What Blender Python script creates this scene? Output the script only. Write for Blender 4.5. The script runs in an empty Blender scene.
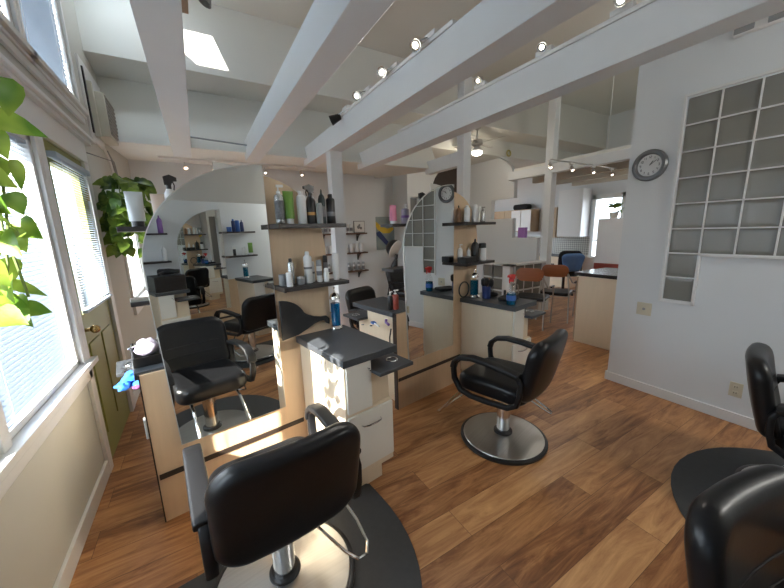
import bpy, bmesh, math, random
from mathutils import Vector, Matrix
random.seed(7)
C = bpy.context.scene.collection
pi = math.pi

# ------------------------------------------------------------------ materials
MATS = {}
def nodes_of(name):
    m = bpy.data.materials.new(name); m.use_nodes = True
    nt = m.node_tree; b = nt.nodes['Principled BSDF']
    return m, nt, b
def mat(name, col, rough=0.5, metal=0.0, var=0.06, scale=8.0, trans=0.0, emit=None, estr=0.0, spec=None, bump=0.0, stretch=None, ior=None, coat=0.0):
    if name in MATS: return MATS[name]
    m, nt, b = nodes_of(name)
    tc = nt.nodes.new('ShaderNodeTexCoord'); nz = nt.nodes.new('ShaderNodeTexNoise')
    nz.inputs['Scale'].default_value = scale; nz.inputs['Detail'].default_value = 4
    if stretch:
        mp = nt.nodes.new('ShaderNodeMapping'); mp.inputs['Scale'].default_value = stretch
        nt.links.new(tc.outputs['Object'], mp.inputs['Vector']); nt.links.new(mp.outputs['Vector'], nz.inputs['Vector'])
    else: nt.links.new(tc.outputs['Object'], nz.inputs['Vector'])
    mx = nt.nodes.new('ShaderNodeMix'); mx.data_type = 'RGBA'
    c = list(col)
    mx.inputs['A'].default_value = [max(0, x*(1-var)) for x in c]+[1]
    mx.inputs['B'].default_value = [min(1, x*(1+var)) for x in c]+[1]
    nt.links.new(nz.outputs['Fac'], mx.inputs['Factor']); nt.links.new(mx.outputs['Result'], b.inputs['Base Color'])
    b.inputs['Roughness'].default_value = rough; b.inputs['Metallic'].default_value = metal
    if trans: b.inputs['Transmission Weight'].default_value = trans
    if ior: b.inputs['IOR'].default_value = ior
    if coat: b.inputs['Coat Weight'].default_value = coat
    if spec is not None: b.inputs['Specular IOR Level'].default_value = spec
    if emit: b.inputs['Emission Color'].default_value = list(emit)+[1]; b.inputs['Emission Strength'].default_value = estr
    if bump:
        bp = nt.nodes.new('ShaderNodeBump'); bp.inputs['Strength'].default_value = bump; bp.inputs['Distance'].default_value = 0.002
        nt.links.new(nz.outputs['Fac'], bp.inputs['Height']); nt.links.new(bp.outputs['Normal'], b.inputs['Normal'])
    MATS[name] = m; return m
def glass(name, tint=(1,1,1), gloss=0.07):
    m = bpy.data.materials.new(name); m.use_nodes = True; nt = m.node_tree; nt.nodes.clear()
    o = nt.nodes.new('ShaderNodeOutputMaterial'); mx = nt.nodes.new('ShaderNodeMixShader')
    t = nt.nodes.new('ShaderNodeBsdfTransparent'); g = nt.nodes.new('ShaderNodeBsdfGlossy')
    t.inputs['Color'].default_value = list(tint)+[1]; g.inputs['Roughness'].default_value = 0.02
    mx.inputs['Fac'].default_value = gloss
    nt.links.new(t.outputs[0], mx.inputs[1]); nt.links.new(g.outputs[0], mx.inputs[2]); nt.links.new(mx.outputs[0], o.inputs[0])
    MATS[name] = m; return m
def floor_mat():
    m, nt, b = nodes_of('plank_floor'); N = nt.nodes.new; L = nt.links.new
    tc = N('ShaderNodeTexCoord'); mp = N('ShaderNodeMapping'); mp.inputs['Location'].default_value = (0.19, -0.12, 0)
    L(tc.outputs['Object'], mp.inputs['Vector'])
    br = N('ShaderNodeTexBrick'); br.offset = 0.37; br.offset_frequency = 2
    br.inputs['Color1'].default_value = (0,0,0,1); br.inputs['Color2'].default_value = (1,1,1,1); br.inputs['Mortar'].default_value = (0.35,0.35,0.35,1)
    br.inputs['Scale'].default_value = 1; br.inputs['Mortar Size'].default_value = 0.0012; br.inputs['Mortar Smooth'].default_value = 0.2
    br.inputs['Brick Width'].default_value = 1.22; br.inputs['Row Height'].default_value = 0.18
    L(mp.outputs['Vector'], br.inputs['Vector'])
    # per plank offset of the grain
    sc = N('ShaderNodeVectorMath'); sc.operation = 'SCALE'; sc.inputs['Scale'].default_value = 17.0
    L(br.outputs['Color'], sc.inputs[0])
    ad = N('ShaderNodeVectorMath'); ad.operation = 'ADD'; L(mp.outputs['Vector'], ad.inputs[0]); L(sc.outputs[0], ad.inputs[1])
    st = N('ShaderNodeMapping'); st.inputs['Scale'].default_value = (1.6, 12, 1); L(ad.outputs[0], st.inputs['Vector'])
    n1 = N('ShaderNodeTexNoise'); n1.inputs['Scale'].default_value = 1.3; n1.inputs['Detail'].default_value = 8; n1.inputs['Roughness'].default_value = 0.68; n1.inputs['Distortion'].default_value = 1.4
    L(st.outputs['Vector'], n1.inputs['Vector'])
    s2 = N('ShaderNodeMapping'); s2.inputs['Scale'].default_value = (0.9, 3.2, 1); L(ad.outputs[0], s2.inputs['Vector'])
    n2 = N('ShaderNodeTexNoise'); n2.inputs['Scale'].default_value = 1.1; n2.inputs['Detail'].default_value = 3; n2.inputs['Distortion'].default_value = 0.8
    L(s2.outputs['Vector'], n2.inputs['Vector'])
    a1 = N('ShaderNodeMath'); a1.operation = 'MULTIPLY_ADD'; a1.inputs[1].default_value = 0.62; L(n1.outputs['Fac'], a1.inputs[0])
    a2 = N('ShaderNodeMath'); a2.operation = 'MULTIPLY'; a2.inputs[1].default_value = 0.36; L(n2.outputs['Fac'], a2.inputs[0])
    L(a2.outputs[0], a1.inputs[2])
    a3 = N('ShaderNodeMath'); a3.operation = 'MULTIPLY_ADD'; a3.inputs[1].default_value = 0.13; L(br.outputs['Color'], a3.inputs[0]); L(a1.outputs[0], a3.inputs[2])
    rp = N('ShaderNodeValToRGB'); e = rp.color_ramp.elements
    e[0].position = 0.34; e[0].color = (0.085,0.030,0.011,1)
    e[1].position = 0.74; e[1].color = (0.62,0.335,0.145,1)
    x = e.new(0.46); x.color = (0.23,0.092,0.034,1)
    x = e.new(0.56); x.color = (0.40,0.185,0.072,1)
    L(a3.outputs[0], rp.inputs['Fac'])
    mx = N('ShaderNodeMix'); mx.data_type = 'RGBA'; mx.inputs['B'].default_value = (0.10,0.045,0.02,1)
    L(rp.outputs['Color'], mx.inputs['A']); L(br.outputs['Fac'], mx.inputs['Factor'])
    L(mx.outputs['Result'], b.inputs['Base Color']); b.inputs['Roughness'].default_value = 0.33
    b.inputs['Specular IOR Level'].default_value = 0.42
    bp = N('ShaderNodeBump'); bp.inputs['Strength'].default_value = 0.12; bp.inputs['Distance'].default_value = 0.003
    L(n1.outputs['Fac'], bp.inputs['Height']); L(bp.outputs['Normal'], b.inputs['Normal'])
    return m
def tile_mat():
    m, nt, b = nodes_of('backsplash'); N = nt.nodes.new; L = nt.links.new
    tc = N('ShaderNodeTexCoord'); w = N('ShaderNodeTexChecker'); w.inputs['Scale'].default_value = 26
    mp = N('ShaderNodeMapping'); mp.inputs['Rotation'].default_value = (0.78,0,0); L(tc.outputs['Object'], mp.inputs['Vector']); L(mp.outputs['Vector'], w.inputs['Vector'])
    w.inputs['Color1'].default_value = (0.50,0.48,0.42,1); w.inputs['Color2'].default_value = (0.26,0.26,0.23,1)
    L(w.outputs['Color'], b.inputs['Base Color']); b.inputs['Roughness'].default_value = 0.3
    return m
def leaf_mat(name, c1, c2):
    m = bpy.data.materials.new(name); m.use_nodes = True; nt = m.node_tree; b = nt.nodes['Principled BSDF']; o = nt.nodes['Material Output']
    tc = nt.nodes.new('ShaderNodeTexCoord'); nz = nt.nodes.new('ShaderNodeTexNoise'); nz.inputs['Scale'].default_value = 9
    nt.links.new(tc.outputs['Object'], nz.inputs['Vector'])
    rp = nt.nodes.new('ShaderNodeValToRGB'); rp.color_ramp.elements[0].position = .4; rp.color_ramp.elements[1].position = .62
    rp.color_ramp.elements[0].color = list(c1)+[1]; rp.color_ramp.elements[1].color = list(c2)+[1]
    nt.links.new(nz.outputs['Fac'], rp.inputs['Fac'])
    b.inputs['Roughness'].default_value = 0.35
    tr = nt.nodes.new('ShaderNodeBsdfTranslucent'); mx = nt.nodes.new('ShaderNodeMixShader'); mx.inputs['Fac'].default_value = 0.36
    nt.links.new(rp.outputs['Color'], b.inputs['Base Color']); nt.links.new(rp.outputs['Color'], tr.inputs['Color'])
    nt.links.new(b.outputs[0], mx.inputs[1]); nt.links.new(tr.outputs[0], mx.inputs[2]); nt.links.new(mx.outputs[0], o.inputs['Surface'])
    return m
def picture_mat(name, kind):
    m, nt, b = nodes_of(name); N = nt.nodes.new; L = nt.links.new
    tc = N('ShaderNodeTexCoord'); v = N('ShaderNodeTexVoronoi'); v.inputs['Scale'].default_value = 5; L(tc.outputs['Object'], v.inputs['Vector'])
    rp = N('ShaderNodeValToRGB'); rp.color_ramp.elements[0].color = (0.20,0.27,0.30,1); rp.color_ramp.elements[1].color = (0.36,0.40,0.36,1)
    L(v.outputs['Distance'], rp.inputs['Fac']); L(rp.outputs['Color'], b.inputs['Base Color']); b.inputs['Roughness'].default_value = .7
    return m
WHITE = mat('wall_paint', (0.70,0.725,0.735), 0.85, var=0.02, scale=3)
WARMW = mat('left_wall_paint_shaded', (0.54,0.535,0.49), 0.85, var=0.02, scale=3)  # base colour darkened to carry the shade on this wall
CEILM = mat('ceiling_paint', (0.73,0.73,0.69), 0.9, var=0.02, scale=3)
BEAMM = mat('beam_paint', (0.70,0.725,0.74), 0.55, var=0.03, scale=5)
TRIM = mat('trim_paint', (0.72,0.72,0.71), 0.45, var=0.02, scale=5)
FLOOR = floor_mat()
MAPLE = mat('maple_panel', (0.62,0.45,0.29), 0.45, var=0.10, scale=6, stretch=(6,6,0.5))
CREAM = mat('cream_laminate', (0.77,0.65,0.48), 0.4, var=0.05, scale=6, stretch=(6,6,0.5))
DARKL = mat('grey_laminate', (0.052,0.058,0.066), 0.38, var=0.35, scale=160)
EDGE = mat('dark_edge', (0.035,0.024,0.018), 0.45, var=0.1)
SHELFM = mat('dark_shelf', (0.030,0.026,0.026), 0.4, var=0.15, scale=30)
MIRROR = mat('mirror_silver', (0.80,0.83,0.82), 0.0, 1.0, var=0.0)
RIM = mat('mirror_rim', (0.80,0.80,0.77), 0.2, 0.3, var=0.02)
DOORW = mat('white_laminate', (0.80,0.775,0.70), 0.35, var=0.03, scale=6)
CHROME = mat('chrome', (0.75,0.75,0.75), 0.12, 1.0, var=0.02)
STEEL = mat('brushed_steel', (0.50,0.49,0.47), 0.34, 1.0, var=0.15, scale=3, stretch=(1,40,1))
VINYL = mat('black_vinyl', (0.008,0.008,0.009), 0.31, var=0.25, scale=60, bump=0.12, spec=.28)
VINYL2 = mat('black_urethane', (0.010,0.010,0.011), 0.45, var=0.1, scale=60, spec=.3)
RUBBER = mat('mat_rubber', (0.034,0.035,0.036), 0.62, var=0.2, scale=40, bump=0.2)
BLACK = mat('black_plastic', (0.015,0.015,0.016), 0.35, var=0.1)
WPLAS = mat('white_plastic', (0.75,0.75,0.74), 0.35, var=0.02)
GPLAS = mat('grey_plastic', (0.28,0.29,0.29), 0.4, var=0.05)
SILVER = mat('silver_can', (0.55,0.55,0.54), 0.25, 0.85, var=0.2, scale=30)
GREEN = mat('green_tube', (0.13,0.27,0.035), 0.35, var=0.15)
PINK = mat('pink_tube', (0.80,0.28,0.42), 0.4, var=0.1)
PURPLE = mat('purple_plastic', (0.17,0.07,0.28), 0.35)
NAVY = mat('navy_plastic', (0.02,0.035,0.13), 0.3)
BLUEP = mat('blue_plastic', (0.04,0.13,0.42), 0.35)
DGREEN = mat('dark_green_can', (0.055,0.075,0.075), 0.3, 0.3)
AMBER = mat('bronze_label', (0.45,0.25,0.08), 0.35, 0.5)
REDP = mat('red_plastic', (0.60,0.03,0.03), 0.35)
REDB = mat('red_brown_plastic', (0.32,0.06,0.04), 0.35)
BROWNB = mat('brown_bottle', (0.26,0.13,0.06), 0.35)
BLUEL = mat('blue_fluid', (0.0,0.13,0.34), 0.08, trans=0.35, var=0.1, ior=1.33)
TEALL = mat('teal_fluid', (0.0,0.12,0.22), 0.08, trans=0.35, var=0.1, ior=1.33)
GLASS = glass('clear_glass'); PANE = glass('window_pane', gloss=0.04)
LABELM = mat('paper_label', (0.72,0.72,0.70), 0.6)
GREYL = mat('grey_label', (0.20,0.20,0.21), 0.5)
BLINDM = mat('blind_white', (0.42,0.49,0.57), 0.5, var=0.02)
DOORG = mat('door_green', (0.235,0.235,0.055), 0.5, var=0.05)
WOODL = mat('chestnut_wood', (0.30,0.085,0.02), 0.35, var=0.2, scale=5, stretch=(1,8,8))
SHELFW = mat('walnut_shelf', (0.13,0.07,0.045), 0.5, var=0.2, scale=5, stretch=(1,8,8))
BEIGE = mat('beige_wood', (0.46,0.34,0.22), 0.5, var=0.08, stretch=(6,6,.5))
TILE = tile_mat()
BLOCK = mat('glass_block', (0.21,0.205,0.18), 0.22, var=0.28, scale=2.2, spec=0.5)
LAMP = mat('lamp_glow', (1,1,1), 0.3, emit=(1.0,0.93,0.80), estr=3.5)
BLUEC = mat('blue_cloth', (0.02,0.16,0.62), 0.7, var=0.2)
LAVC = mat('lilac_cloth', (0.36,0.33,0.42), 0.8, var=0.15, scale=40)
DENIM = mat('blue_jacket_cloth', (0.10,0.20,0.42), 0.8, var=0.2)
BLKC = mat('black_cloth', (0.012,0.012,0.013), 0.85, var=0.3)
POT = mat('white_pot', (0.70,0.70,0.66), 0.35)
LEAF1 = leaf_mat('pothos_leaf', (0.10,0.22,0.02), (0.40,0.52,0.08))
LEAF2 = leaf_mat('ivy_leaf', (0.045,0.10,0.014), (0.22,0.32,0.05))
STEM = mat('plant_stem', (0.15,0.20,0.06), 0.6)
GRILLE = mat('ac_grille', (0.30,0.29,0.26), 0.6)
ACBODY = mat('ac_cream', (0.60,0.58,0.49), 0.5)
CLOCKR = mat('clock_rim', (0.14,0.145,0.15), 0.35, 0.3)
IVORY = mat('ivory_plate', (0.58,0.53,0.40), 0.45)
BROWNW = mat('dark_brown_matt', (0.045,0.032,0.026), 0.7)
ART = picture_mat('canvas_ground', 0)
YEL = mat('yellow_paint', (0.72,0.48,0.04), 0.6, var=.15)
BLUA = mat('blue_paint', (0.03,0.05,0.16), 0.6, var=.2)
GREYSHADE = mat('doorway_shade', (0.22,0.22,0.22), .6)

# ------------------------------------------------------------------ mesh helpers
def V(*a): return Vector(a)
class MB:
    def __init__(s): s.v = []; s.f = []
    def add(s, vs, fs, M=None):
        o = len(s.v)
        for p in vs:
            p = Vector(p); s.v.append(M @ p if M else p)
        for f in fs: s.f.append([i+o for i in f])
        return s
    def box(s, x0, x1, y0, y1, z0, z1, M=None):
        v = [(x,y,z) for x in (x0,x1) for y in (y0,y1) for z in (z0,z1)]
        return s.add(v, [(0,1,3,2),(4,6,7,5),(0,4,5,1),(2,3,7,6),(0,2,6,4),(1,5,7,3)], M)
    def lathe(s, prof, n=20, M=None, cx=0, cy=0, sx=1, sy=1):
        vs = []; fs = []
        for (r, z) in prof:
            for k in range(n):
                a = 2*pi*k/n; vs.append((cx+r*sx*math.cos(a), cy+r*sy*math.sin(a), z))
        for i in range(len(prof)-1):
            for k in range(n):
                k2 = (k+1) % n; fs.append((i*n+k, i*n+k2, (i+1)*n+k2, (i+1)*n+k))
        fs.append(list(range(n))[::-1]); fs.append([(len(prof)-1)*n+k for k in range(n)])
        return s.add(vs, fs, M)
    def tube(s, pts, r, n=8, closed=False, rx=None, up=(0,0,1), M=None, sq=1.0):
        # swept section, half width rx (sideways) and r (along the section's own up)
        pts = [Vector(p) for p in pts]; N = len(pts); vs = []; fs = []
        rx = rx or r; prev = None
        for i, p in enumerate(pts):
            a = pts[(i-1) % N] if (closed or i > 0) else p
            b = pts[(i+1) % N] if (closed or i < N-1) else p
            t = (b-a).normalized()
            if prev is None:
                u = Vector(up)
                if abs(t.dot(u)) > .95: u = Vector((1,0,0)) if abs(t.x) < .9 else Vector((0,1,0))
            else: u = prev
            side = t.cross(u).normalized(); u = side.cross(t).normalized(); prev = u
            for k in range(n):
                q = 2*pi*k/n; c_, s_ = math.cos(q), math.sin(q); vs.append(p + side*rx*math.copysign(abs(c_)**sq,c_) + u*r*math.copysign(abs(s_)**sq,s_))
        for i in range(N if closed else N-1):
            j = (i+1) % N
            for k in range(n):
                k2 = (k+1) % n; fs.append((i*n+k, i*n+k2, j*n+k2, j*n+k))
        if not closed:
            fs.append(list(range(n))[::-1]); fs.append([(N-1)*n+k for k in range(n)])
        return s.add(vs, fs, M)
    def cyl(s, a, b, r, n=14, r2=None):
        a = Vector(a); b = Vector(b); q = (b-a).to_track_quat('Z','Y').to_matrix().to_4x4()
        return s.lathe([(r,0),(r2 if r2 is not None else r,(b-a).length)], n, Matrix.Translation(a) @ q)
    def prism(s, poly, w0, w1, ax='y', M=None):
        # polygon given in the two axes that are left, pushed along ax
        def P(a, b, w): return {'y':(a,w,b),'x':(w,a,b),'z':(a,b,w)}[ax]
        n = len(poly)
        vs = [P(a,b,w0) for a,b in poly]+[P(a,b,w1) for a,b in poly]
        fs = [list(range(n))[::-1], [n+i for i in range(n)]]+[(i,(i+1)%n,n+(i+1)%n,n+i) for i in range(n)]
        return s.add(vs, fs, M)
    def pad(s, w, h, th, R, r, fn=None, M=None, seg=6, er=4, rings=5):
        # upholstered pad: rounded outline in x/z, thickness along y, soft edge
        def outline(d):
            o = []; RR = max(R-d, 0.004); hw = w/2-d; hh = h/2-d
            for cx, cz, a0 in ((hw-RR,hh-RR,0),(-hw+RR,hh-RR,pi/2),(-hw+RR,-hh+RR,pi),(hw-RR,-hh+RR,1.5*pi)):
                for k in range(seg+1):
                    a = a0+pi/2*k/seg; o.append((cx+RR*math.cos(a), cz+RR*math.sin(a)))
            # extra points along the straight runs
            q = []
            for i in range(len(o)):
                a = o[i]; b = o[(i+1) % len(o)]; q.append(a)
                if i % (seg+1) == seg:
                    for k in range(1,6): q.append((a[0]+(b[0]-a[0])*k/6, a[1]+(b[1]-a[1])*k/6))
            return q
        L = []
        base = outline(r)
        for k in range(rings):      # front cap, from the middle outwards
            f = (k+.35)/rings; L.append([(x*f, -th/2, z*f) for x, z in base])
        for k in range(er*2+1):
            a = pi*k/(er*2); d = r*(1-math.sin(a)); y = -(th/2-r)-r*math.cos(a) if k < er else ((th/2-r)-r*math.cos(a) if k > er else None)
            if y is None: L.append([(x,-(th/2-r),z) for x,z in outline(0)]); L.append([(x,(th/2-r),z) for x,z in outline(0)])
            else: L.append([(x,y,z) for x,z in outline(d)])
        for k in reversed(range(rings)):
            f = (k+.35)/rings; L.append([(x*f, th/2, z*f) for x, z in base])
        n = len(base); vs = [p for l in L for p in l]; fs = []
        if fn: vs = [fn(*p) for p in vs]
        for i in range(len(L)-1):
            for k in range(n):
                k2 = (k+1) % n; fs.append((i*n+k,i*n+k2,(i+1)*n+k2,(i+1)*n+k))
        fs.append(list(range(n))[::-1]); fs.append([(len(L)-1)*n+k for k in range(n)])
        return s.add(vs, fs, M)
    def ball(s, c, r, n=12, sx=1, sy=1, sz=1):
        prof = [(max(r*math.sin(pi*k/(n//2)),1e-4), -r*math.cos(pi*k/(n//2))*sz) for k in range(n//2+1)]
        return s.lathe(prof, n, Matrix.Translation(Vector(c)), sx=sx, sy=sy)
    def build(s, name, m, parent=None, smooth=True, bevel=0.0, angle=35):
        me = bpy.data.meshes.new(name); me.from_pydata([tuple(p) for p in s.v], [], s.f); me.validate()
        bm = bmesh.new(); bm.from_mesh(me); bmesh.ops.recalc_face_normals(bm, faces=bm.faces); bm.to_mesh(me); bm.free()
        if smooth:
            me.shade_smooth(); me.set_sharp_from_angle(angle=math.radians(angle))
        me.materials.append(m)
        o = bpy.data.objects.new(name, me); C.objects.link(o)
        if parent: o.parent = parent
        if bevel:
            b = o.modifiers.new('soft_edge','BEVEL'); b.width = bevel; b.segments = 2; b.limit_method = 'ANGLE'; b.angle_limit = .6
            b.harden_normals = False
        return o
def tag(o, label, cat, group=None, kind=None):
    o['label'] = label; o['category'] = cat
    if group: o['group'] = group
    if kind: o['kind'] = kind
    return o
def thing(name, label, cat, loc=(0,0,0), rz=0, group=None):
    o = bpy.data.objects.new(name, None); C.objects.link(o); o.location = loc; o.rotation_euler = (0,0,rz)
    o.empty_display_size = .05
    return tag(o, label, cat, group)
def struct(name, mb, m, bevel=0.0, label=None, smooth=False):
    o = mb.build(name, m, smooth=smooth, bevel=bevel); o['kind'] = 'structure'
    if label: o['label'] = label
    return o
def dup(root, loc, rz, label, group=None):
    r = root.copy(); C.objects.link(r); r.location = loc; r.rotation_euler = (0,0,rz); r['label'] = label
    if group: r['group'] = group
    for ch in list(root.children):
        c = ch.copy(); C.objects.link(c); c.parent = r
        for g in list(ch.children):
            d = g.copy(); C.objects.link(d); d.parent = c
    return r
def sub(o, label):
    o['label'] = label; return o

# ------------------------------------------------------------------ room shell
XL, XR = -0.71, 3.441
YF, YB = -1.40, 6.10          # wall behind the camera, wall with the retail shelves
struct('floor', MB().box(XL-.15, 9.2, YF-.2, 8.2, -.12, 0), FLOOR)
# left wall with its openings: y0,y1,z0,z1
W2 = (0.52,1.12,.80,2.13); W8 = (1.22,1.60,.80,2.13); W9 = (-1.15,.45,.80,2.11); W1 = (1.68,2.60,.80,2.11); DO = (2.72,3.55,0,2.15); W3 = (4.60,5.60,.86,1.78)  # slim opening added unseen to shape sun bands, rearmost one for extra daylight
U1 = (2.83,3.78,2.61,3.80); U2 = (1.80,2.74,2.61,3.80); U3 = (.95,1.70,2.61,3.75)  # last one is an unseen opening added for more daylight
b = MB(); T0 = XL-.15
def wl(y0,y1,z0,z1): b.box(T0, XL, y0, y1, z0, z1)
holes = [W2,W8,W9,W1,DO,W3,U1,U2,U3]
ys = sorted({YF-.2, 6.25, *[h[0] for h in holes], *[h[1] for h in holes]})
for a, c in zip(ys[:-1], ys[1:]):
    zz = 0.0
    for h in sorted([h for h in holes if h[0] <= a+1e-6 and h[1] >= c-1e-6], key=lambda h: h[2]):
        if h[2] > zz: wl(a, c, zz, h[2])
        zz = h[3]
    wl(a, c, zz, 4.1)
struct('wall_left', b, WARMW)
struct('wall_back', MB().box(XL-.15, 3.22, YB, YB+.15, 0, 2.8), WHITE)
struct('wall_niche', MB().box(3.22, 3.9, 6.5, 6.62, 0, 2.8).box(3.22,3.30,YB+.15,6.5,0,2.8), WHITE)
struct('wall_hall', MB().box(3.89, 3.96, 5.9, 6.62, 0, 2.8).box(4.22, 5.5, 5.9, 6.02, 0, 2.97).box(3.96,4.22,5.9,6.02,2.24,2.97), WHITE)
struct('wall_right', MB().box(XR, XR+.14, YF-.2, 1.575, 0, 4.1), WHITE)
struct('wall_front', MB().box(XL-.15, XR+.1, YF-.14, YF, 0, 2.3), WHITE)
struct('wall_reception', MB().box(XR+.14, 9.0, 0.2, 0.34, 0, 4.1), WHITE)
struct('wall_kitchen', MB().box(8.5, 8.65, 0.2, 3.88, 0, 4.1).box(8.5, 8.65, 4.58, 8.2, 0, 4.1).box(8.5,8.65,3.88,4.58,0,.77).box(8.5,8.65,3.88,4.58,2.26,4.1), WHITE)
struct('wall_end', MB().box(5.5, 9.0, 7.9, 8.05, 0, 2.97).box(3.8, 5.62, 6.9, 7.0, 0, 2.97), WHITE)
# stepped ceiling: sloped roof, high flat, upright face, soffit, upright face, low ceiling
# (an unseen skylight opening in the high part, cut to shape the sun patch)
ya, yb = 3.84, 4.155
X0, X1 = XL-.15, 9.1
c = MB()
c.prism([(YF-.15,1.93),(1.05,4.0),(1.05,4.06),(YF-.15,2.0)], X0, X1, 'x')
c.prism([(X0,1.05),(X1,1.05),(X1,ya),(X0,ya)], 4.0, 4.06, 'z')
c.prism([(X0,ya),(-.60,ya),(-.60,yb),(X0,yb)], 4.0, 4.06, 'z')
c.prism([(-.27,ya),(X1,ya),(X1,yb),(.03,yb)], 4.0, 4.06, 'z')
c.box(X0, X1, yb, 4.47, 4.0, 4.06)
c.box(X0, X1, 4.42, 4.47, 3.30, 4.0)
c.prism([(4.42,3.30),(4.88,3.26),(4.88,3.32),(4.47,3.36)], X0, X1, 'x')
c.prism([(4.50,2.53),(4.88,3.26),(4.94,3.28),(4.56,2.53)], X0, 3.55, 'x'); c.box(3.55, X1, 4.88, 4.93, 2.97, 3.30)
c.prism([(4.50,2.53),(6.8,2.70),(6.8,2.76),(4.53,2.60)], X0, 3.55, 'x')
c.prism([(4.50,2.53),(4.88,3.26),(4.94,3.28),(4.94,3.03),(6.8,3.03),(6.8,2.70)], 3.55, 3.60, 'x')
c.box(3.55, X1, 4.93, 8.2, 2.97, 3.03)
struct('ceiling', c, CEILM)
# collar beams
for i, (x0, x1) in enumerate(((-.115,.06),(.64,.80),(1.385,1.55),(2.19,2.355))):
    struct('ceiling_beam', MB().box(x0, x1, -.9, 4.66, 2.455, 2.68), BEAMM, .004, smooth=True)
struct('ceiling_beam', MB().box(3.397,3.523,3.75,4.60,2.455,2.65), BEAMM, .004, smooth=True)
struct('ceiling_beam', MB().box(5.437,5.563,1.0,4.62,2.46,2.61), BEAMM, .004, smooth=True)
for x, h in ((1.47,2.455),(3.46,3.995),(5.50,3.995)):
    struct('support_post', MB().box(x-.07,x+.07,3.68,3.82,0,h), BEAMM, .004, smooth=True)
# kitchen loft: slab and joists behind the far beam
struct('ceiling_kitchen', MB().box(5.57,8.5,.34,4.60,2.60,2.68), CEILM)
for x in (6.2,6.9,7.6): struct('ceiling_joist', MB().box(x-.05,x+.05,.34,4.60,2.44,2.60), mat('joist_paint',(0.50,0.46,0.38),.7))
# skirting
struct('baseboard_left', MB().box(XL,XL+.018,YF,2.70,0,.10).box(XL,XL+.018,3.66,YB,0,.10), TRIM, .003)
struct('baseboard_right', MB().box(XR-.016,XR,YF,1.575,0,.085).box(XR-.016,XR+.14,1.575,1.591,0,.085), TRIM, .003)
struct('baseboard_back', MB().box(XL,3.22,YB-.016,YB,0,.10), TRIM, .003)

# ---- left wall: windows, door, trims
def frame_x(name, w, d=.05, cas=.075, x=XL, depth=.15):
    y0,y1,z0,z1 = w; m = MB()
    m.box(x-depth, x-.0, y0, y0+.035, z0, z1).box(x-depth, x, y1-.035, y1, z0, z1).box(x-depth, x, y0, y1, z1-.035, z1).box(x-depth, x, y0, y1, z0, z0+.03)
    o = struct(name, m, TRIM, .003)
    p = MB().box(x-.088, x-.084, y0+.03, y1-.03, z0+.03, z1-.03).build('pane', PANE, o, smooth=False)
    return o
frame_x('window_1', W1); frame_x('window_2', W2); frame_x('window_3', W3); frame_x('window_4', U1); frame_x('window_5', U2); frame_x('added_window_8', W8); frame_x('added_window_9', W9); frame_x('added_window_10', U3)
t = MB()
for (y0,y1,z0,z1) in (W1,W2,W9):
    t.box(XL, XL+.02, y0-.06, y0, z0-.02, z1+.04).box(XL, XL+.02, y1, y1+.06, z0-.02, z1+.04)
t.box(XL, XL+.055, .45, 2.74, .765, .80)                      # stool
t.box(XL, XL+.022, .45, 2.70, .68, .765)                      # apron
struct('trim_1', t, TRIM, .003, smooth=True)
t = MB()
t.box(XL, XL+.022, .45, 3.66, 2.15, 2.31); t.box(XL, XL+.05, .40, 3.74, 2.31, 2.335); t.box(XL, XL+.075, .38, 3.77, 2.335, 2.36)
t.box(XL, XL+.022, 2.64, 2.72, 0, 2.15).box(XL, XL+.022, 3.55, 3.66, 0, 2.15)
struct('trim_2', t, TRIM, .004, smooth=True)
t = MB()
for (y0,y1,z0,z1) in (U1,U2):
    t.box(XL, XL+.05, y0-.06, y1+.08, 2.575, 2.61).box(XL, XL+.022, y0-.04, y1+.06, 2.50, 2.575).box(XL, XL+.035, y0-.05, y1+.07, 2.54, 2.56)
    t.box(XL, XL+.018, y1, y1+.04, z0, z1).box(XL, XL+.018, y0-.04, y0, z0, z1)
struct('trim_3', t, TRIM, .003, smooth=True)
t = MB(); y0,y1,z0,z1 = W3
t.box(XL, XL+.02, y0-.07, y0, z0-.02, z1+.07).box(XL, XL+.02, y1, y1+.07, z0-.02, z1+.07).box(XL, XL+.02, y0-.07, y1+.07, z1, z1+.08)
t.box(XL, XL+.14, y0-.10, y1+.1, z0-.045, z0-.015).box(XL, XL+.03, y0-.08, y1+.08, z0-.16, z0-.045)
struct('trim_4', t, TRIM, .003, smooth=True)
# green door
d = struct('door_1', MB().box(XL-.05, XL-.004, 2.722, 2.85, 0, 2.148).box(XL-.05,XL-.004,3.42,3.548,0,2.148).box(XL-.05,XL-.004,2.85,3.42,0,1.06).box(XL-.05,XL-.004,2.85,3.42,2.02,2.148), DOORG, .002)
MB().box(XL-.032, XL-.026, 2.85, 3.42, 1.06, 2.02).build('pane', PANE, d, smooth=False)
for y0, y1 in ((2.84,3.10),(3.17,3.43)):
    MB().box(XL-.006, XL+.004, y0, y1, .20, .86).build('door_panel', DOORG, d, bevel=.008)
BRASS = mat('brass',(0.45,0.30,0.12),.25,1.0)
MB().cyl((XL-.004,2.78,.97),(XL+.045,2.78,.97),.012).ball((XL+.06,2.78,.97),.028).build('door_knob', BRASS, d)
MB().box(XL-.004,XL+.012,3.52,3.546,1.85,1.95).build('hinge', BRASS, d)
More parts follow.
